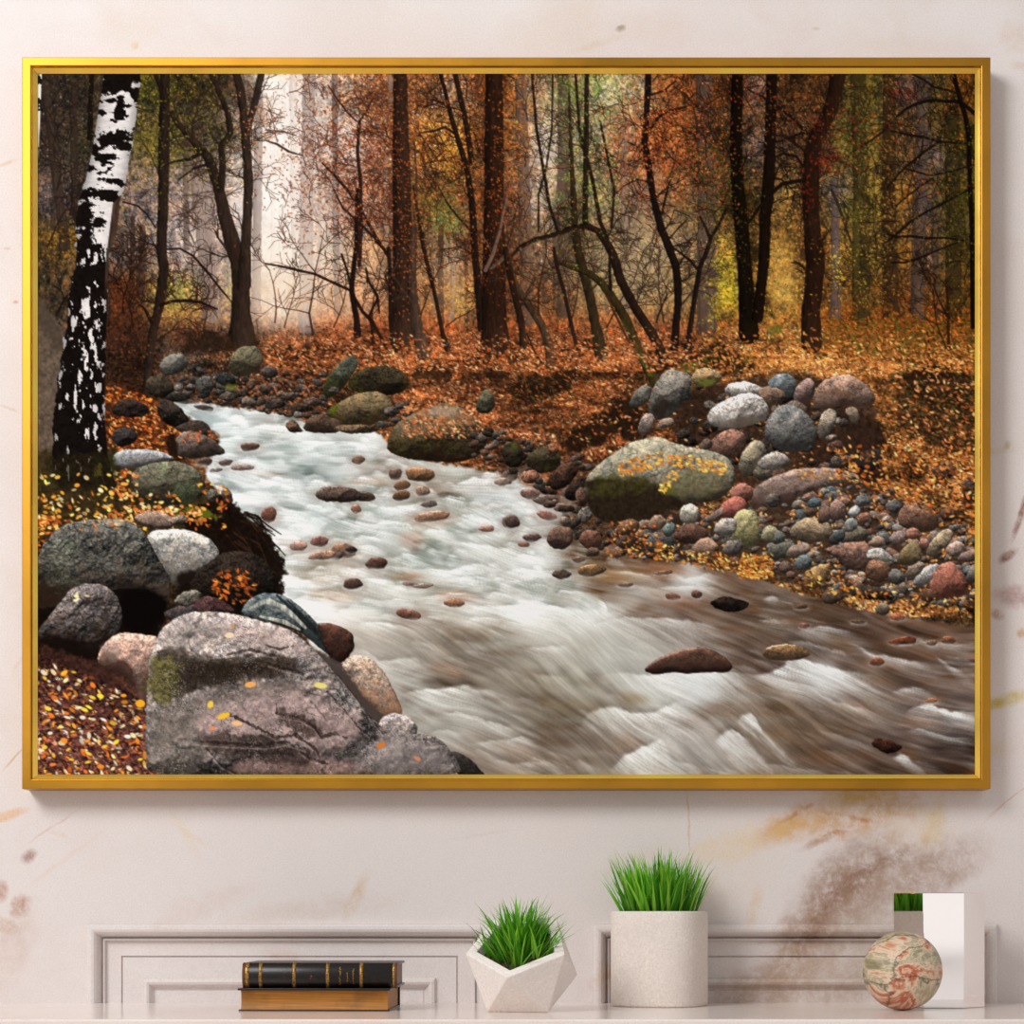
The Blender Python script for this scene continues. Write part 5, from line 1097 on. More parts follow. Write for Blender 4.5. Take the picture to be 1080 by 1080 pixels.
class NB:
    """short hand for node wiring"""
    def __init__(s, nt):
        s.nt = nt

    def n(s, t, **k):
        o = s.nt.nodes.new('ShaderNode' + t)
        for a, v in k.items():
            setattr(o, a, v)
        return o

    def l(s, a, b):
        s.nt.links.new(a, b)

    def math(s, op, a, b=None, c=None, clamp=False):
        o = s.n('Math', operation=op, use_clamp=clamp)
        for i, v in enumerate((a, b, c)):
            if v is None:
                continue
            if isinstance(v, (int, float)):
                o.inputs[i].default_value = v
            else:
                s.l(v, o.inputs[i])
        return o.outputs[0]

    def noise(s, vec, scale, detail=4, rough=.55, dist=0, out=0):
        o = s.n('TexNoise')
        o.inputs['Scale'].default_value = scale
        o.inputs['Detail'].default_value = detail
        o.inputs['Roughness'].default_value = rough
        o.inputs['Distortion'].default_value = dist
        s.l(vec, o.inputs['Vector'])
        return o.outputs[out]

    def ramp(s, fac, stops, interp='LINEAR'):
        o = s.n('ValToRGB')
        o.color_ramp.interpolation = interp
        e = o.color_ramp.elements
        while len(e) > 1:
            e.remove(e[0])
        e[0].position, e[0].color = stops[0]
        for p, c in stops[1:]:
            q = e.new(p)
            q.color = c
        s.l(fac, o.inputs[0])
        return o.outputs[0]

    def mix(s, fac, a, b, mode='MIX'):
        o = s.n('Mix', data_type='RGBA', blend_type=mode)
        if isinstance(fac, (int, float)):
            o.inputs[0].default_value = fac
        else:
            s.l(fac, o.inputs[0])
        for i, v in ((6, a), (7, b)):
            if isinstance(v, tuple):
                o.inputs[i].default_value = v
            else:
                s.l(v, o.inputs[i])
        return o.outputs[2]

    def remap(s, v, a, b, c=0., d=1.):
        o = s.n('MapRange')
        o.clamp = True
        for i, q in enumerate((a, b, c, d)):
            o.inputs[i + 1].default_value = q
        s.l(v, o.inputs[0])
        return o.outputs[0]


def g1(v):
    return (v, v, v, 1)


# stains and veins of the marble plus the wall's painted light falloff, in millimetres from the wall's left end and down from its top of the part shown:
# x, y, half length, half width, turn, colour, strength, grain (0 smooth .. 1 broken)
VEINS_AND_FALLOFF = [
 (420,1010,760,150,0,(214,205,202),.75,.25),(1000,980,300,160,0,(216,206,202),.6,.25),(540,900,800,90,0,(222,214,211),.6,.25),  # broad darker clouds: light falling off down the wall, painted into the colour
 (824,876,32,15,-32,(198,142,58),.85,.6),(850,864,44,15,-14,(206,154,78),.7,.7),(890,870,50,16,-8,(198,144,80),.7,.8),(930,848,54,15,4,(192,150,84),.7,.7),(905,838,44,9,0,(200,168,70),.65,.5),(870,884,30,4,-25,(170,116,66),.6,.9),(900,862,30,3,10,(176,116,60),.6,.9),(840,858,24,3,-30,(180,116,50),.6,.9),(985,868,30,11,-75,(206,178,96),.55,.7),(800,884,70,16,-14,(226,196,150),.5,.7),(760,898,50,14,-10,(226,204,176),.5,.7),(960,878,50,18,0,(222,194,158),.45,.7),
 (905,925,62,34,-40,(168,138,120),.85,.7),(880,950,64,36,-50,(160,130,112),.85,.75),(990,915,60,24,-22,(178,152,138),.75,.75),(950,930,66,30,-20,(172,146,130),.75,.75),(845,1000,60,30,-55,(164,132,112),.8,.75),(800,1045,66,24,-30,(176,144,120),.65,.75),(905,1000,80,46,-20,(184,164,148),.6,.6),(870,1040,100,26,0,(180,156,136),.6,.75),(895,935,40,12,-45,(136,100,80),.5,1),(930,912,50,8,-30,(140,108,88),.5,1),(860,975,40,9,-60,(136,98,76),.5,1),
 (726,866,34,1.5,88,(206,156,116),.6,.6),(742,944,26,7,-60,(206,174,146),.6,.8),(796,955,26,6,-75,(214,184,146),.6,.8),(770,930,60,30,-40,(222,206,192),.4,.6),(640,1030,18,14,-40,(202,160,128),.6,.9),(672,905,40,10,-20,(222,198,166),.35,.7),
 (8,860,22,5,-18,(224,168,92),.8,.5),(56,872,34,1.6,-34,(206,174,148),.55,.6),(30,903,9,6,-40,(156,118,106),.85,.6),(23,956,13,10,-50,(172,122,96),.85,.8),(1,940,9,10,0,(176,126,98),.85,.7),(3,975,8,20,-70,(186,138,112),.7,.8),(12,1000,22,50,20,(206,182,168),.5,.7),(70,905,50,3,-36,(220,196,178),.4,.5),(62,880,10,3,20,(220,190,160),.4,.5),
 (190,870,40,5,60,(226,206,180),.4,.7),(376,945,28,7,-62,(206,174,136),.6,.7),(330,960,90,12,-8,(206,186,172),.45,.7),(215,955,60,14,-20,(210,190,180),.4,.7),(200,880,26,3,30,(224,200,160),.4,.6),(300,1010,26,8,20,(190,160,136),.35,.8),(510,880,50,2,-10,(206,194,190),.25,.5),
 (1076,545,26,3.6,-72,(140,72,36),.85,.8),(1064,586,12,4.5,-30,(140,78,48),.85,.8),(1068,628,22,12,-8,(176,134,124),.85,.6),(1052,648,8,5,20,(168,110,60),.85,.8),(1064,738,30,7,-16,(206,180,60),.7,.5),(1050,742,14,5,-10,(196,176,60),.6,.5),(1078,668,5,6,0,(200,150,60),.7,.5),(1064,843,30,.9,-38,(206,146,132),.55,.5),(1056,850,26,.8,-44,(206,146,132),.45,.5),(1062,470,4,5,0,(180,150,70),.7,.6),(1050,475,20,4,0,(206,190,150),.4,.6),(1072,40,18,16,20,(220,196,176),.5,.8),(1075,70,10,4,0,(206,186,150),.5,.8),(1050,790,16,10,0,(220,206,170),.4,.6),
 (655,30,5,3.4,-15,(128,104,66),.9,.5),(630,46,30,4,-18,(220,198,170),.5,.6),(590,30,70,34,-20,(226,208,190),.45,.5),(690,30,40,20,0,(224,204,188),.4,.5),(142,47,4,4,0,(220,196,120),.7,.5),(150,20,50,26,-30,(228,212,198),.4,.5),(860,30,4,2,0,(196,170,140),.5,.5),(958,50,90,10,0,(228,214,200),.35,.5),(400,30,90,26,10,(232,220,210),.4,.5),
 (8,172,12,2,-20,(216,184,140),.6,.6),(17,318,3,2,0,(190,130,80),.7,.4),(8,262,4,2,0,(206,160,110),.6,.4),(8,430,14,2,25,(216,190,160),.6,.5),(14,800,16,1.5,-45,(196,160,100),.7,.3),(20,700,10,3,-60,(220,196,176),.4,.5)]


def marble(name, base_a, base_b, veins, rough, spec=.35, scale_k=1.0, fine=.06):
    m, nt, b = new_mat(name)
    k = NB(nt)
    pos = k.n('NewGeometry').outputs['Position']
    mp = k.n('Mapping')
    mp.inputs['Scale'].default_value = (1000, 1000, -1000)
    mp.inputs['Location'].default_value = (540, 0, CAM_Z * 1000 + 961)
    k.l(pos, mp.inputs['Vector'])
    P = mp.outputs[0]
    flat = k.n('VectorMath', operation='MULTIPLY')
    k.l(P, flat.inputs[0])
    flat.inputs[1].default_value = (1, .25, 1)
    P = flat.outputs[0]
    # broad warm and cool clouds
    n1 = k.noise(P, .0045 * scale_k, 5, .6, .4)
    n2 = k.noise(P, .014 * scale_k, 7, .68, .3)
    n3 = k.noise(P, .55, 2, .6)
    c = k.mix(k.remap(n1, .35, .68), rgba(base_a), rgba(base_b))
    c = k.mix(k.math('MULTIPLY', k.remap(n2, .52, .75), .35), c, rgba((222, 205, 192)))
    # warp for ragged stains
    wn = k.n('TexNoise')
    wn.inputs['Scale'].default_value = .035
    wn.inputs['Detail'].default_value = 5
    wn.inputs['Roughness'].default_value = .65
    k.l(P, wn.inputs['Vector'])
    wv = k.n('VectorMath', operation='SUBTRACT')
    k.l(wn.outputs['Color'], wv.inputs[0])
    wv.inputs[1].default_value = (.5, .5, .5)
    ws = k.n('VectorMath', operation='SCALE')
    ws.inputs['Scale'].default_value = 34
    k.l(wv.outputs[0], ws.inputs[0])
    wa = k.n('VectorMath', operation='ADD')
    k.l(P, wa.inputs[0])
    k.l(ws.outputs[0], wa.inputs[1])
    PW = wa.outputs[0]
    ws2 = k.n('VectorMath', operation='SCALE')
    ws2.inputs['Scale'].default_value = 9
    k.l(wv.outputs[0], ws2.inputs[0])
    wa2 = k.n('VectorMath', operation='ADD')
    k.l(P, wa2.inputs[0])
    k.l(ws2.outputs[0], wa2.inputs[1])
    PS = wa2.outputs[0]
    grain = k.remap(k.noise(P, .06, 8, .78, .25), .38, .60)
    for (x, y, rx, ry, rot, col, st, gr) in veins:
        q = k.n('Mapping', vector_type='TEXTURE')
        q.inputs['Location'].default_value = (x, 0, y)
        q.inputs['Rotation'].default_value = (0, -math.radians(rot), 0)
        q.inputs['Scale'].default_value = (rx * 1.25, 4000, ry * 1.35 if ry > 3 else ry * 1.1)
        k.l(PW if min(rx, ry) > 9 else PS, q.inputs['Vector'])
        gsp = k.n('TexGradient', gradient_type='SPHERICAL')
        k.l(q.outputs[0], gsp.inputs['Vector'])
        f = k.remap(gsp.outputs['Fac'], 0, .62)
        gg = k.math('MULTIPLY_ADD', grain, gr, 1 - gr)
        f = k.math('MULTIPLY', k.math('MULTIPLY', f, gg), st)
        c = k.mix(f, c, rgba(col))
    sp = k.remap(n3, .3, .7, 1 - fine, 1 + fine)
    hs = k.n('HueSaturation')
    k.l(sp, hs.inputs['Value'])
    k.l(c, hs.inputs['Color'])
    k.l(hs.outputs[0], b.inputs['Base Color'])
    b.inputs['Roughness'].default_value = rough
    b.inputs['Specular IOR Level'].default_value = spec
    return m


M_WALL = marble('wall_marble', (236, 229, 227), (229, 219, 215), VEINS_AND_FALLOFF, .55, .25)
SHV = [(150,1078,60,9,0,(226,200,180),.6,.7),(330,1078,50,6,10,(226,196,150),.7,.6),(760,1078,60,8,0,(220,190,160),.7,.7),(900,1078,40,5,0,(224,180,120),.7,.6),(430,1066,80,6,0,(214,190,174),.5,.6),(980,1072,80,6,0,(206,176,156),.5,.7),(660,1070,80,8,0,(220,198,184),.5,.7),(60,1070,60,5,0,(232,214,200),.5,.6),(540,1079,14,5,0,(206,166,120),.7,.5)]
M_SHELF = marble('shelf_marble', (240, 230, 224), (228, 212, 204), SHV, .16, .5)


def m_gold(name, col, rough, streak):
    m, nt, b = new_mat(name)
    k = NB(nt)
    tc = k.n('TexCoord').outputs['Object']
    mp = k.n('Mapping')
    mp.inputs['Scale'].default_value = streak
    k.l(tc, mp.inputs['Vector'])
    n = k.noise(mp.outputs[0], 3, 5, .6, .3)
    k.l(k.mix(k.remap(n, .3, .7), rgba(col, .80), rgba(col, 1.18)), b.inputs['Base Color'])
    k.l(k.remap(n, .2, .8, rough * .8, rough * 1.3), b.inputs['Roughness'])
    b.inputs['Metallic'].default_value = 1
    return m


def m_speckle(name, a, bcol, rough=.85, bump=.12, scale=420):
    m, nt, b = new_mat(name)
    k = NB(nt)
    tc = k.n('TexCoord').outputs['Object']
    n = k.noise(tc, scale, 3, .7)
    n2 = k.noise(tc, scale * .06, 4, .6)
    c = k.mix(k.remap(n, .35, .68), rgba(a), rgba(bcol))
    c = k.mix(k.math('MULTIPLY', k.remap(n2, .45, .75), .35), c, rgba(tuple(np.array(bcol) * .93)))
    k.l(c, b.inputs['Base Color'])
    bp = k.n('Bump')
    bp.inputs['Strength'].default_value = bump
    bp.inputs['Distance'].default_value = .001
    k.l(n, bp.inputs['Height'])
    k.l(bp.outputs[0], b.inputs['Normal'])
    b.inputs['Roughness'].default_value = rough
    b.inputs['Specular IOR Level'].default_value = .2
    return m


M_GOLD = m_gold('gold_face', (186, 134, 46), .38, (2, 2, 2))
M_LIP = m_gold('gold_lip', (255, 210, 96), .22, (3, 3, 3))
M_POT = m_speckle('cast_stone', (234, 224, 216), (216, 203, 194))
M_PLANTER = m_speckle('pale_plaster', (244, 236, 230), (228, 217, 210))

# ---------------------------------------------------------------- wall, panels, shelf
def wall_and_panels():
    PAN = [(92, 517), (625, 1051)]
    TOP, BOT = 974, 1190
    bm = bmesh.new()
    xs = [-1500, PAN[0][0], PAN[0][1], PAN[1][0], PAN[1][1], 2600]
    ys = [-900, TOP, BOT, 2158]
    g = {}
    for i, x in enumerate(xs):
        for j, y in enumerate(ys):
            g[i, j] = bm.verts.new(at(x, y, 0))
    for i in range(5):
        for j in range(3):
            if j == 1 and i in (1, 3):
                continue
            bm.faces.new([g[i, j], g[i + 1, j], g[i + 1, j + 1], g[i, j + 1]])
    bm.normal_update()
    for f in bm.faces:
        if f.normal.y > 0:
            f.normal_flip()
    e0 = [e for e in bm.edges if len(e.link_faces) == 1]
    r = bmesh.ops.extrude_edge_only(bm, edges=e0)
    for v in r['geom']:
        if isinstance(v, bmesh.types.BMVert):
            v.co.y += .03
    w = mesh_obj('wall_back', bm, M_WALL)
    w['kind'] = 'structure'
    prof = [(0, -.0005), (.3, .0045), (1.2, .0072), (3, .0086), (6, .0090), (8.5, .0082), (10.8, .0056), (12.6, .0005), (14.0, -.0050), (15.2, -.0078), (15.8, -.0040), (16.6, -.0028), (17.6, -.0030), (18.4, -.0085), (34.2, -.0085), (34.7, -.0112), (35.5, -.0112), (36, -.0090), (57.6, -.0090), (58, -.0062), (59.2, -.0040), (62, -.0030), (64.5, -.0042), (66.6, -.0082), (68.8, -.0120), (70.4, -.0124), (71, -.0112)]
    for n, (x0, x1) in enumerate(PAN):
        bm = bmesh.new()
        prev = None
        for s, h in prof:
            ring = [bm.verts.new(at(x, y, 0) + Vector((0, -h, 0))) for x, y in ((x0 + s, TOP + s), (x1 - s, TOP + s), (x1 - s, BOT - s), (x0 + s, BOT - s))]
            if prev:
                for q in range(4):
                    bm.faces.new([prev[q], prev[(q + 1) % 4], ring[(q + 1) % 4], ring[q]])
            prev = ring
        bm.faces.new(prev)
        t = mesh_obj('trim_%d' % (n + 1), bm, M_WALL)
        t['kind'] = 'structure'
    bm = bmesh.new()
    bx(bm, -1.5, 1.5, -.328, 0.012, SHELF_Z - .055, SHELF_Z)
    s = mesh_obj('mantel_shelf', bm, M_SHELF, None, False, .0022, 3)
    tag(s, 'glossy pale veined marble shelf along the foot of the wall', 'shelf')


def floor():
    bm = bmesh.new()
    bx(bm, -2.1, 2.1, -4.5, .03, -.05, 0)
    m, nt, b = new_mat('floor_boards')
    k = NB(nt)
    tc = k.n('TexCoord').outputs['Object']
    mp = k.n('Mapping')
    mp.inputs['Scale'].default_value = (1, 14, 1)
    k.l(tc, mp.inputs['Vector'])
    k.l(k.mix(k.noise(mp.outputs[0], 2, 5), rgba((206, 190, 172)), rgba((226, 214, 200))), b.inputs['Base Color'])
    b.inputs['Roughness'].default_value = .5
    mesh_obj('floor', bm, m)['kind'] = 'structure'


def picture():
    dF, dC = .034, .0275
    root = empty('framed_picture', at(534, 832, 0), 'large gold-framed canvas print of a stream in an autumn wood, hung on the marble wall', 'picture')
    o = root.location

    def ring(px0, py0, px1, py1, d, ref=dF):
        return [at(px0, py0, ref), at(px1, py0, ref), at(px1, py1, ref), at(px0, py1, ref)], d

    def sweep(name, prof, mat):
        """mitred moulding: prof is (inset mm, d)"""
        bm = bmesh.new()
        prev = None
        for s, d in prof:
            vs = []
            for x, y in ((23 + s, 60 + s), (1045 - s, 60 + s), (1045 - s, 832 - s), (23 + s, 832 - s)):
                p = at(x, y, dF)
                p.y = -d
                vs.append(bm.verts.new(p - o))
            if prev:
                for q in range(4):
                    bm.faces.new([prev[q], prev[(q + 1) % 4], vs[(q + 1) % 4], vs[q]])
            prev = vs
        ob = mesh_obj(name, bm, mat, root)
        return ob
    sweep('frame', [(0, 0), (0, .0325), (.5, .0338), (1.0, .034), (8.6, .034), (9.3, .0343), (10.0, .0340), (10.4, .0326), (10.4, 0)], M_GOLD)
    l = sweep('inner_lip', [(10.4, .004), (10.4, .0320), (11.0, .0324), (13.0, .0308), (15.5, .0286), (15.9, .0276), (16.1, .004)], M_LIP)
    l['label'] = 'brighter gold inner lip'
    # the canvas: one mesh, its ink in a colour attribute
    im = paint_print()
    a = at(CX0 + .5, CY0 + .5, dC) - o
    b = at(CX0 + CW - .5, CY0 + CH - .5, dC) - o
    X = np.linspace(a.x, b.x, CW, dtype=np.float32)
    Z = np.linspace(a.z, b.z, CH, dtype=np.float32)
    co = np.empty((CH, CW, 3), np.float32)
    co[..., 0] = X[None, :]
    co[..., 1] = a.y
    co[..., 2] = Z[:, None]
    idx = np.arange(CW * CH, dtype=np.int32).reshape(CH, CW)
    q = np.stack([idx[:-1, :-1], idx[1:, :-1], idx[1:, 1:], idx[:-1, 1:]], -1).reshape(-1, 4)
    me = bpy.data.meshes.new('print')
    me.vertices.add(CW * CH)
    me.vertices.foreach_set('co', co.ravel())
    me.loops.add(q.size)
    me.loops.foreach_set('vertex_index', q.ravel())
    me.polygons.add(len(q))
    me.polygons.foreach_set('loop_start', np.arange(0, q.size, 4, dtype=np.int32))
    me.update(calc_edges=True)
    at_ = me.color_attributes.new('ink', 'FLOAT_COLOR', 'POINT')
    ln = np.ones((CH * CW, 4), np.float32)
    ln[:, :3] = np.minimum(lin(im.reshape(-1, 3) * 255) * PRINT_GAIN, .9)
    at_.data.foreach_set('color', ln.ravel())
    m, nt, bs = new_mat('canvas_ink')
    k = NB(nt)
    vc = k.n('VertexColor', layer_name='ink')
    k.l(vc.outputs[0], bs.inputs['Base Color'])
    bs.inputs['Roughness'].default_value = .9
    bs.inputs['Specular IOR Level'].default_value = 0
    me.materials.append(m)
    pr = bpy.data.objects.new('canvas', me)
    COL.objects.link(pr)
    pr.parent = root
    pr['label'] = 'printed canvas showing a rocky stream among autumn trees'
    bm = bmesh.new()
    p0, p1 = at(36, 75, dC) - o, at(1032, 819, dC) - o
    bx(bm, p0.x, p1.x, -dC + .0006, -.001, p1.z, p0.z)
    ms, nt, bs = new_mat('raw_canvas')
    bs.inputs['Base Color'].default_value = rgba((214, 206, 190))
    mesh_obj('stretcher', bm, ms, root)


PRINT_GAIN = 1.07


# ---------------------------------------------------------------- grass
def m_grass():
    m, nt, b = new_mat('grass_blade')
    k = NB(nt)
    vc = k.n('VertexColor', layer_name='tint')
    k.l(vc.outputs[0], b.inputs['Base Color'])
    b.inputs['Roughness'].default_value = .45
    b.inputs['Specular IOR Level'].default_value = .3
    tr = k.n('BsdfTranslucent')
    k.l(vc.outputs[0], tr.inputs['Color'])
    mx = k.n('MixShader')
    mx.inputs[0].default_value = .4
    k.l(b.outputs[0], mx.inputs[1])
    k.l(tr.outputs[0], mx.inputs[2])
    k.l(mx.outputs[0], nt.nodes['Material Output'].inputs['Surface'])
    return m


M_GRASS = m_grass()


def grass(parent, roots, hmin, hmax, lean, width, seed, curl=.5, name='grass'):
    """blades: folded, tapering, arching; all of one tuft in one mesh"""
    rg = random.Random(seed)
    V, F, C = [], [], []
    cx = sum(r[0] for r in roots) / len(roots)
    cy = sum(r[1] for r in roots) / len(roots)
    rad = max(math.hypot(r[0] - cx, r[1] - cy) for r in roots) + 1e-6
    for (x, y, z) in roots:
        q = math.hypot(x - cx, y - cy) / rad
        out = math.atan2(y - cy, x - cx) + rg.gauss(0, .7)
        h = rg.uniform(hmin, hmax) * (1 - .25 * q * rg.random())
        ln_ = lean * (q * .8 + .25 * rg.random()) * rg.uniform(.5, 1.4)
        cu = curl * rg.uniform(.2, 1.3)
        w = width * rg.uniform(.6, 1.3)
        N = 6
        t0 = rg.uniform(0, math.pi)
        sx, sy = -math.sin(out) * .75 + .4 * math.cos(t0), math.cos(out) * .75 + .4 * math.sin(t0)
        l = math.hypot(sx, sy)
        sx, sy = sx / l, sy / l
        g = rg.random()
        base = np.array([[.07, .30, .012], [.17, .52, .02], [.30, .64, .05], [.10, .42, .015]][rg.randrange(4)]) * rg.uniform(.9, 1.45)
        i0 = len(V)
        px, py, pz = x, y, z
        a = ln_
        for i in range(N + 1):
            t = i / N
            ww = w * (1 - t ** 1.6) * (.55 + .45 * min(1, t * 4)) * .5
            fx, fy = math.cos(out) * ww * .35, math.sin(out) * ww * .35
            V += [(px - sx * ww, py - sy * ww, pz), (px + fx, py + fy, pz), (px + sx * ww, py + sy * ww, pz)]
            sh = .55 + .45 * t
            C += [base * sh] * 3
            a = ln_ + cu * t * t * 1.3
            px += math.cos(out) * math.sin(a) * h / N
            py += math.sin(out) * math.sin(a) * h / N
            pz += math.cos(a) * h / N
        for i in range(N):
            j = i0 + 3 * i
            F += [(j, j + 1, j + 4, j + 3), (j + 1, j + 2, j + 5, j + 4)]
    me = bpy.data.meshes.new(name)
    me.from_pydata(V, [], F)
    ca = me.color_attributes.new('tint', 'FLOAT_COLOR', 'POINT')
    cc = np.ones((len(V), 4), np.float32)
    cc[:, :3] = np.array(C)
    ca.data.foreach_set('color', cc.ravel())
    me.materials.append(M_GRASS)
    me.polygons.foreach_set('use_smooth', [True] * len(me.polygons))
    o = bpy.data.objects.new(name, me)
    COL.objects.link(o)
    o.parent = parent
    o['kind'] = 'stuff'
    return o


def m_soil():
    m, nt, b = new_mat('soil')
    k = NB(nt)
    tc = k.n('TexCoord').outputs['Object']
    n = k.noise(tc, 300, 4, .7)
    k.l(k.mix(k.remap(n, .35, .65), rgba((34, 30, 16)), rgba((70, 66, 34))), b.inputs['Base Color'])
    b.inputs['Roughness'].default_value = 1
    return m


M_SOIL = m_soil()


def round_pot():
    s = (CAM_D - .058) / CAM_D / 1000
    R_ = 51.6 * s
    c = at(695.5, 1058, .058)
    root = empty('potted_grass', (c.x, c.y, SHELF_Z), 'tall straight-sided pale stone pot of upright green grass, beside the faceted planter', 'plant', None, 0)
    H = at(0, 961, .108).z - SHELF_Z
    N = 96

    def outline(r, e=2.75, rot=math.radians(-24)):
        o = []
        for i in range(N):
            t = 2 * math.pi * i / N
            ct, st = math.cos(t), math.sin(t)
            q = (abs(ct) ** e + abs(st) ** e) ** (-1 / e)
            o.append((r * q * math.cos(t + rot), r * q * math.sin(t + rot)))
        mx = max(abs(p[0]) for p in o)
        return [(x * r / mx, y * r / mx) for x, y in o]
    bm = bmesh.new()
    prev = None
    for r, z in ((R_ * .96, 0), (R_ * .99, .0008), (R_, .0025), (R_, H - .0022), (R_ - .0007, H - .0006), (R_ - .002, H), (R_ - .0062, H), (R_ - .0072, H - .0008), (R_ - .0076, H - .003), (R_ - .0076, H - .022)):
        ring = [bm.verts.new((x, y, z)) for x, y in outline(r)]
        if prev:
            for i in range(N):
                bm.faces.new([prev[i], prev[(i + 1) % N], ring[(i + 1) % N], ring[i]])
        else:
            bm.faces.new(ring[::-1])
        prev = ring
    mesh_obj('pot', bm, M_POT, root, True).data.polygons.foreach_set('use_smooth', [True] * len(bpy.data.meshes['pot'].polygons))
    bm = bmesh.new()
    ring = [bm.verts.new((x, y, H - .012)) for x, y in outline(R_ - .0070)]
    bm.faces.new(ring)
    mesh_obj('soil', bm, M_SOIL, root)
    rg = random.Random(4)
    pts = []
    while len(pts) < 400:
        x, y = rg.uniform(-1, 1), rg.uniform(-1, 1)
        if x * x + y * y < 1:
            pts.append((x * R_ * .68, y * R_ * .68, H - .012))
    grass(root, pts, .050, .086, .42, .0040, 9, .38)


def faceted_planter():
    d0 = .182
    s = (CAM_D - d0) / CAM_D / 1000
    R_ = 62.5 * s
    c = at(550.5, 1068, d0)
    root = empty('potted_grass', (c.x, c.y, SHELF_Z), 'short grass tuft in a white many-sided planter tilted open to the front, right of the books', 'plant')
    yaw = math.radians(-14)
    zt, zm, rt, rm = .7947, .1876, .6071, .9822
    hb = zt * R_

    def pt(r, deg, z):
        a = math.radians(deg) + yaw            # 0 deg looks at the viewer, positive turns to the right
        return Vector((r * R_ * math.sin(a), -r * R_ * math.cos(a), z * R_ + hb))
    A = pt(rt, 0, zt)
    T = [pt(rt, 120, zt), pt(rt, -120, zt)]                       # two back corners of the rim
    U = [pt(rm, 60, zm), pt(rm, -60, zm), pt(rm, 180, zm)]
    Lw = [pt(rm, 0, -zm), pt(rm, 120, -zm), pt(rm, -120, -zm)]
    Bt = [pt(rt, 60, -zt), pt(rt, -60, -zt), pt(rt, 180, -zt)]
    rim = [T[1], U[1], Lw[0], U[0], T[0]]
    bm = bmesh.new()
    pts = [*rim, U[2], Lw[1], Lw[2], *Bt]
    V = [bm.verts.new(p) for p in pts]
    edge = (pts[0] - pts[1]).length
    n = len(pts)
    for i in range(n):
        for j in range(i + 1, n):
            for k_ in range(j + 1, n):
                if all(abs((pts[p] - pts[q]).length - edge) < edge * .02 for p, q in ((i, j), (j, k_), (i, k_))):
                    bm.faces.new([V[i], V[j], V[k_]])
    cen = sum(rim, Vector()) / 5
    nrm = (A - cen).normalized()
    inn = [bm.verts.new(cen + (p - cen) * .79) for p in rim]
    dn = [bm.verts.new(cen + (p - cen) * .66 - nrm * .024) for p in rim]
    for i in range(5):
        j = (i + 1) % 5
        bm.faces.new([V[i], V[j], inn[j], inn[i]])
        bm.faces.new([inn[i], inn[j], dn[j], dn[i]])
    bm.faces.new(dn)
    mesh_obj('planter', bm, M_PLANTER, root, False, .0009, 2, 12)
    bm = bmesh.new()
    bm.faces.new([bm.verts.new(cen + (p - cen) * .735 - nrm * .010) for p in rim])
    mesh_obj('soil', bm, M_SOIL, root)
    rg = random.Random(8)
    rts = []
    ex = (U[0] - U[1]).normalized()
    ey = nrm.cross(ex)
    while len(rts) < 300:
        a = [rg.random() ** .8 for _ in range(5)]
        t = sum(a)
        p = sum((rim[i] * (a[i] / t) for i in range(5)), Vector())
        p = cen + (p - cen) * 1.55
        # keep inside the opening
        ok = all(((rim[(i + 1) % 5] - rim[i]).cross(p - rim[i])).dot((rim[(i + 1) % 5] - rim[i]).cross(cen - rim[i])) > 0 and
                 ((rim[(i + 1) % 5] - rim[i]).cross(p - rim[i])).length / edge > .2 * R_ for i in range(5))
        if ok:
            p = p - nrm * .009
            rts.append(tuple(p))
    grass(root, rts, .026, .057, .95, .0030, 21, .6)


# ---------------------------------------------------------------- marble ball and mirrored prism
def m_onyx():
    m, nt, b = new_mat('banded_onyx')
    k = NB(nt)
    tc = k.n('TexCoord').outputs['Object']
    mp = k.n('Mapping')
    mp.inputs['Rotation'].default_value = (.3, .45, .2)
    mp.inputs['Location'].default_value = (.31, .12, .02)
    mp.inputs['Scale'].default_value = (17, 17, 30)
    k.l(tc, mp.inputs['Vector'])
    w = k.noise(mp.outputs[0], .8, 6, .6, .9)
    c = k.ramp(w, [(.25, rgba((96, 90, 66))), (.39, rgba((132, 122, 92))), (.44, rgba((158, 146, 114))), (.465, rgba((204, 190, 164))), (.49, rgba((166, 152, 120))), (.515, rgba((222, 200, 176))), (.54, rgba((216, 176, 146))), (.565, rgba((190, 116, 84))), (.60, rgba((172, 88, 62))), (.64, rgba((220, 186, 158))), (.68, rgba((184, 104, 76))), (.80, rgba((156, 74, 54)))])
    n = k.noise(mp.outputs[0], 3.2, 5, .65, .6)
    c = k.mix(k.math('MULTIPLY', k.remap(n, .5, .72), .5), c, rgba((232, 216, 190)))
    vo = k.n('TexVoronoi', feature='DISTANCE_TO_EDGE')
    vo.inputs['Scale'].default_value = .75
    dn = k.n('VectorMath', operation='ADD')
    k.l(mp.outputs[0], dn.inputs[0])
    k.l(k.noise(mp.outputs[0], 1.3, 5, .6, 0, 1), dn.inputs[1])
    k.l(dn.outputs[0], vo.inputs['Vector'])
    cr = k.remap(vo.outputs['Distance'], .0, .028, 1, 0)
    c = k.mix(k.math('MULTIPLY', cr, .75), c, rgba((70, 48, 36)))
    k.l(c, b.inputs['Base Color'])
    b.inputs['Roughness'].default_value = .38
    b.inputs['Specular IOR Level'].default_value = .3
    return m


def ball():
    d = .158
    s = (CAM_D - d) / CAM_D / 1000
    r = 41.6 * s
    c = at(951.8, 1024, d)
    bm = bmesh.new()
    bmesh.ops.create_uvsphere(bm, u_segments=96, v_segments=64, radius=r)
    o = mesh_obj('stone_ball', bm, m_onyx(), None, True)
    o.location = (c.x, c.y, SHELF_Z + r)
    tag(o, 'polished red and olive banded stone ball in front of the mirrored prism', 'ball')


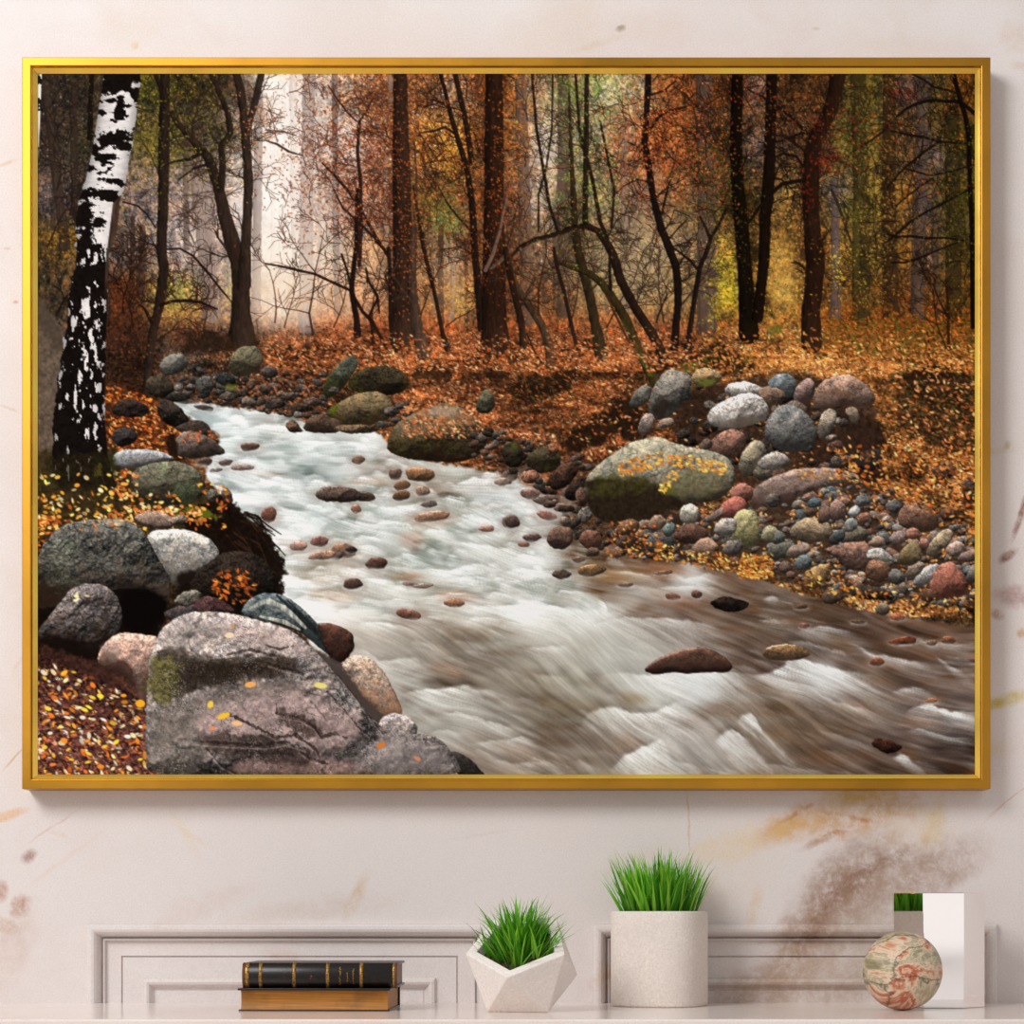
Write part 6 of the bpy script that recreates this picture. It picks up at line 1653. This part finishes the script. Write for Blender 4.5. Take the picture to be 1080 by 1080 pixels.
def prism():
    m, nt, b = new_mat('mirror')
    b.inputs['Metallic'].default_value = 1
    b.inputs['Roughness'].default_value = .03
    k = NB(nt)
    tc = k.n('TexCoord').outputs['Object']
    k.l(k.remap(k.noise(tc, 30, 2), .3, .7, .02, .05), b.inputs['Roughness'])
    b.inputs['Base Color'].default_value = (.90, .87, .855, 1)
    d = .118
    s = (CAM_D - d) / CAM_D / 1000
    rot = math.radians(-4)
    fw, sw, th = 42 * s, 44.5 * s, math.radians(52)
    H = at(0, 941.5, d).z - SHELF_Z
    # plan outline walked from the front-left corner, counter-clockwise seen from above
    P = [Vector((-fw / 2, 0)), Vector((fw / 2, 0))]
    P.append(P[-1] + Vector((sw * math.cos(th), sw * math.sin(th))))
    dep = 2 * sw * math.sin(th)
    P.append(Vector((P[2].x, P[2].y + .006)))
    P.append(Vector((fw / 2, dep + .006)))
    P.append(Vector((-fw / 2, dep + .006)))
    P.append(Vector((-P[2].x, P[2].y + .006)))
    P.append(Vector((-P[2].x, P[2].y)))
    c = at(995, 1064, d)
    root = empty('mirrored_prism', (c.x, c.y, SHELF_Z), 'tall mirrored many-sided prism reflecting the pot, standing behind the stone ball', 'ornament', None, rot)
    bm = bmesh.new()
    lo = [bm.verts.new((p.x, p.y, 0)) for p in P]
    hi = [bm.verts.new((p.x, p.y, H)) for p in P]
    n = len(P)
    bm.faces.new(lo[::-1])
    bm.faces.new(hi)
    for i in range(n):
        bm.faces.new([lo[i], lo[(i + 1) % n], hi[(i + 1) % n], hi[i]])
    mesh_obj('body', bm, m, root, False, .0007, 2, 12)


# ---------------------------------------------------------------- the two old books
def m_leather(name, a, bcol, rough=.32):
    m, nt, b = new_mat(name)
    b.inputs['Specular IOR Level'].default_value = .38
    k = NB(nt)
    tc = k.n('TexCoord').outputs['Object']
    n = k.noise(tc, 160, 5, .7)
    n2 = k.noise(tc, 900, 2, .6)
    k.l(k.mix(k.remap(n, .5, .78), rgba(a), rgba(bcol)), b.inputs['Base Color'])
    bp = k.n('Bump')
    bp.inputs['Strength'].default_value = .25
    bp.inputs['Distance'].default_value = .0004
    k.l(n2, bp.inputs['Height'])
    k.l(bp.outputs[0], b.inputs['Normal'])
    b.inputs['Roughness'].default_value = rough
    return m


def m_pages(name, a, bcol, gold=.0):
    m, nt, b = new_mat(name)
    k = NB(nt)
    tc = k.n('TexCoord').outputs['Object']
    mp = k.n('Mapping')
    mp.inputs['Scale'].default_value = (14, 14, 1900)
    k.l(tc, mp.inputs['Vector'])
    n = k.noise(mp.outputs[0], 1, 3, .6)
    n2 = k.noise(tc, 40, 4, .6)
    c = k.mix(k.remap(n, .3, .7), rgba(a), rgba(bcol))
    c = k.mix(k.math('MULTIPLY', k.remap(n2, .5, .75), .5), c, rgba(tuple(np.array(bcol) * .62)))
    k.l(c, b.inputs['Base Color'])
    b.inputs['Roughness'].default_value = .5
    b.inputs['Metallic'].default_value = gold
    return m


def books():
    lea = m_leather('black_leather', (16, 11, 10), (46, 26, 18))
    worn = m_leather('worn_leather', (96, 58, 30), (44, 26, 16), .6)
    gilt, nt, b = new_mat('gilt_tooling')
    b.inputs['Base Color'].default_value = rgba((176, 134, 66))
    b.inputs['Metallic'].default_value = .6
    b.inputs['Roughness'].default_value = .45
    k = NB(nt)
    tc = k.n('TexCoord').outputs['Object']
    k.l(k.mix(k.remap(k.noise(tc, 700, 3, .7), .45, .62), rgba((176, 134, 66)), rgba((74, 50, 26))), b.inputs['Base Color'])
    # lower book: gilt fore-edge to the front, boards overhanging
    d = .178
    s = (CAM_D - d) / CAM_D / 1000
    x0, x1 = at(251, 0, d).x, at(411, 0, d).x
    L, W, T = x1 - x0, .112, at(0, 1042.3, d).z - SHELF_Z
    root = empty('book', ((x0 + x1) / 2, -d, SHELF_Z), 'closed book with gilt page edges to the front, lying under the black-spined book', 'book', 'old books on the shelf', math.radians(-2.2))
    pg = m_pages('gilt_pages', (190, 124, 32), (124, 76, 16), .15)
    t = .0022
    bm = bmesh.new()
    bx(bm, -L / 2, L / 2, 0, W, 0, t * .7)
    bx(bm, -L / 2 - .0008, L / 2 + .0006, -.0006, W, T - t, T)
    bx(bm, -L / 2, L / 2, W - .003, W + .002, 0, T)
    mesh_obj('cover', bm, lea, root, False, .0007, 2)
    bm = bmesh.new()
    # fore-edge slightly hollow
    N = 8
    v = []
    for i in range(N + 1):
        u = i / N
        z = t * .7 + (T - t * 1.7) * u
        y = .0028 + .0022 * math.sin(math.pi * u)
        v.append([bm.verts.new((-L / 2 + .002, y, z)), bm.verts.new((L / 2 - .002, y, z)), bm.verts.new((L / 2 - .002, W - .003, z)), bm.verts.new((-L / 2 + .002, W - .003, z))])
    for i in range(N):
        for q in range(4):
            r = (q + 1) % 4
            bm.faces.new([v[i][q], v[i][r], v[i + 1][r], v[i + 1][q]])
    bm.faces.new(v[0])
    bm.faces.new(v[-1])
    mesh_obj('page_block', bm, pg, root)
    # upper book: rounded black spine to the front
    z0 = SHELF_Z + T
    d2 = .176
    s2 = (CAM_D - d2) / CAM_D / 1000
    x0, x1 = at(255.5, 0, d2).x, at(418.5, 0, d2).x
    L, W, T2 = x1 - x0, .105, at(0, 1015.6, d2).z - z0
    root = empty('book', ((x0 + x1) / 2, -d2, z0), 'old black book with gold bands across its spine, lying on the gilt-edged book', 'book', 'old books on the shelf', math.radians(-1.2))
    bm = bmesh.new()
    bx(bm, -L / 2, L / 2, .006, W, 0, .0024)
    bx(bm, -L / 2, L / 2, .006, W, T2 - .0024, T2)
    N = 14

    def arc(u, off=0.0):
        a = math.pi * (u - .5) * .86
        return (.0075 - (.0085 + off) * math.cos(a) , T2 / 2 + (T2 / 2 - .0002 + off * .6) * math.sin(a) / math.sin(math.pi * .43))
    rows = [[bm.verts.new((sx, *arc(i / N))) for i in range(N + 1)] for sx in (-L / 2, L / 2)]
    rows_in = [[bm.verts.new((sx, arc(i / N)[0] + .002, T2 / 2 + (arc(i / N)[1] - T2 / 2) * .9)) for i in range(N + 1)] for sx in (-L / 2, L / 2)]
    for i in range(N):
        bm.faces.new([rows[0][i], rows[0][i + 1], rows[1][i + 1], rows[1][i]])
        bm.faces.new([rows_in[0][i], rows_in[0][i + 1], rows_in[1][i + 1], rows_in[1][i]])
        for e in (0, 1):
            bm.faces.new([rows[e][i], rows[e][i + 1], rows_in[e][i + 1], rows_in[e][i]])
    mesh_obj('cover', bm, lea, root, True, .0004, 2)
    bm = bmesh.new()
    bx(bm, -L / 2 + .0022, L / 2 - .0022, .0045, W - .003, .0022, T2 - .0022)
    mesh_obj('page_block', bm, m_pages('brown_pages', (120, 74, 34), (84, 50, 24)), root)

    def band(xc, w, off, mat, name, u0=0., u1=1., parent=root):
        bm = bmesh.new()
        r = []
        for sx, o_ in ((-w / 2, 0), (-w / 2 * .6, off), (w / 2 * .6, off), (w / 2, 0)):
            r.append([bm.verts.new((xc + sx, *arc(u0 + (u1 - u0) * i / N, o_ + .00012))) for i in range(N + 1)])
        for q in range(3):
            for i in range(N):
                bm.faces.new([r[q][i], r[q][i + 1], r[q + 1][i + 1], r[q + 1][i]])
        return mesh_obj(name, bm, mat, parent, True)
    for px in (274.4, 310, 345.5, 381):
        xc = (px - 337) * s2
        band(xc, .0034, .0011, gilt, 'raised_band')['label'] = 'gold raised band across the spine'
    for px in (260.2, 416.2):
        band((px - 337) * s2, .0038, .0004, gilt, 'raised_band')['label'] = 'gold band at the end of the spine'
    for sg in (-1, 1):
        band(sg * (L / 2 - .0012), .003, .0006, worn, 'headcap')['label'] = 'worn brown leather end of the spine'
    # rubbed gilt title lines, too worn to read
    rg = random.Random(3)
    for px, u0, u1, w in ((358.6, .2, .78, 2.4), (366.5, .32, .62, 1.6), (372.6, .24, .72, 1.9), (328, .40, .50, 2.6)):
        bm = bmesh.new()
        u = u0
        while u < u1:
            du = rg.uniform(.02, .05)
            a, c_ = arc(u, .0003), arc(min(u + du * .7, u1), .0003)
            for q in range(2 if w > 1 else 1):
                hw = w * s2 * rg.uniform(.12, .24)
                xx = (px - 337) * s2 + rg.uniform(-.3, .3) * w * s2
                bm.faces.new([bm.verts.new((xx - hw, *a)), bm.verts.new((xx + hw, *a)), bm.verts.new((xx + hw, *c_)), bm.verts.new((xx - hw, *c_))])
            u += du
        mesh_obj('lettering', bm, gilt, root)['label'] = 'rubbed gold lettering on the spine'


# ---------------------------------------------------------------- light and camera
def light():
    a = bpy.data.lights.new('window_light', 'AREA')
    a.shape, a.size, a.size_y = 'RECTANGLE', 1.1, 1.1
    a.energy = LAMP_W
    a.color = (1.0, .985, .975)
    o = bpy.data.objects.new('window_light', a)
    COL.objects.link(o)
    tgt = Vector((.05, 0, SHELF_Z + .62))
    o.location = tgt + Vector((-.72, -1.0, .53)).normalized() * 3.1
    o.rotation_euler = (tgt - o.location).to_track_quat('-Z', 'Y').to_euler()
    w = bpy.data.worlds.new('room')
    SC.world = w
    w.use_nodes = True
    nt = w.node_tree
    k = NB(nt)
    bg = nt.nodes['Background']
    tc = k.n('TexCoord').outputs['Generated']
    sp = k.n('SeparateXYZ')
    k.l(tc, sp.inputs[0])
    # a bright white room: pale floor, a darker line where the floor ends, white above
    z = sp.outputs[2]
    c = k.ramp(k.math('MULTIPLY_ADD', z, .5, .5), [(.0, g1(.30)), (.40, g1(.42)), (.45, (.6, .56, .54, 1)), (.474, (1.7, 1.58, 1.53, 1)), (.4864, (1.5, 1.38, 1.33, 1)), (.4878, (.98, .88, .84, 1)), (.4895, (2.0, 1.9, 1.86, 1)), (.51, (2.0, 1.9, 1.86, 1)), (.54, (1.0, .97, .95, 1)), (.7, (1.0, .98, .97, 1)), (1, (1.05, 1.03, 1.02, 1))])
    k.l(c, bg.inputs['Color'])
    bg.inputs['Strength'].default_value = WORLD_S


LAMP_W, WORLD_S = 63, .51


def camera():
    cd = bpy.data.cameras.new('camera')
    cd.sensor_width = 36
    cd.lens = 36 * CAM_D / 1.08
    cd.shift_x = 0
    cd.shift_y = (961 - 540) / 1080
    cd.clip_start = .05
    o = bpy.data.objects.new('camera', cd)
    COL.objects.link(o)
    o.location = (0, -CAM_D, CAM_Z)
    o.rotation_euler = (math.pi / 2, 0, 0)
    SC.camera = o


wall_and_panels()
floor()
picture()
books()
faceted_planter()
round_pot()
ball()
prism()
light()
camera()
SC.view_settings.view_transform = 'Standard'
SC.view_settings.look = 'None'
SC.view_settings.exposure = 0
SC.view_settings.gamma = 1
SC.view_settings.use_curve_mapping = False
SC.cycles.use_denoising = True
SC.cycles.max_bounces = 8
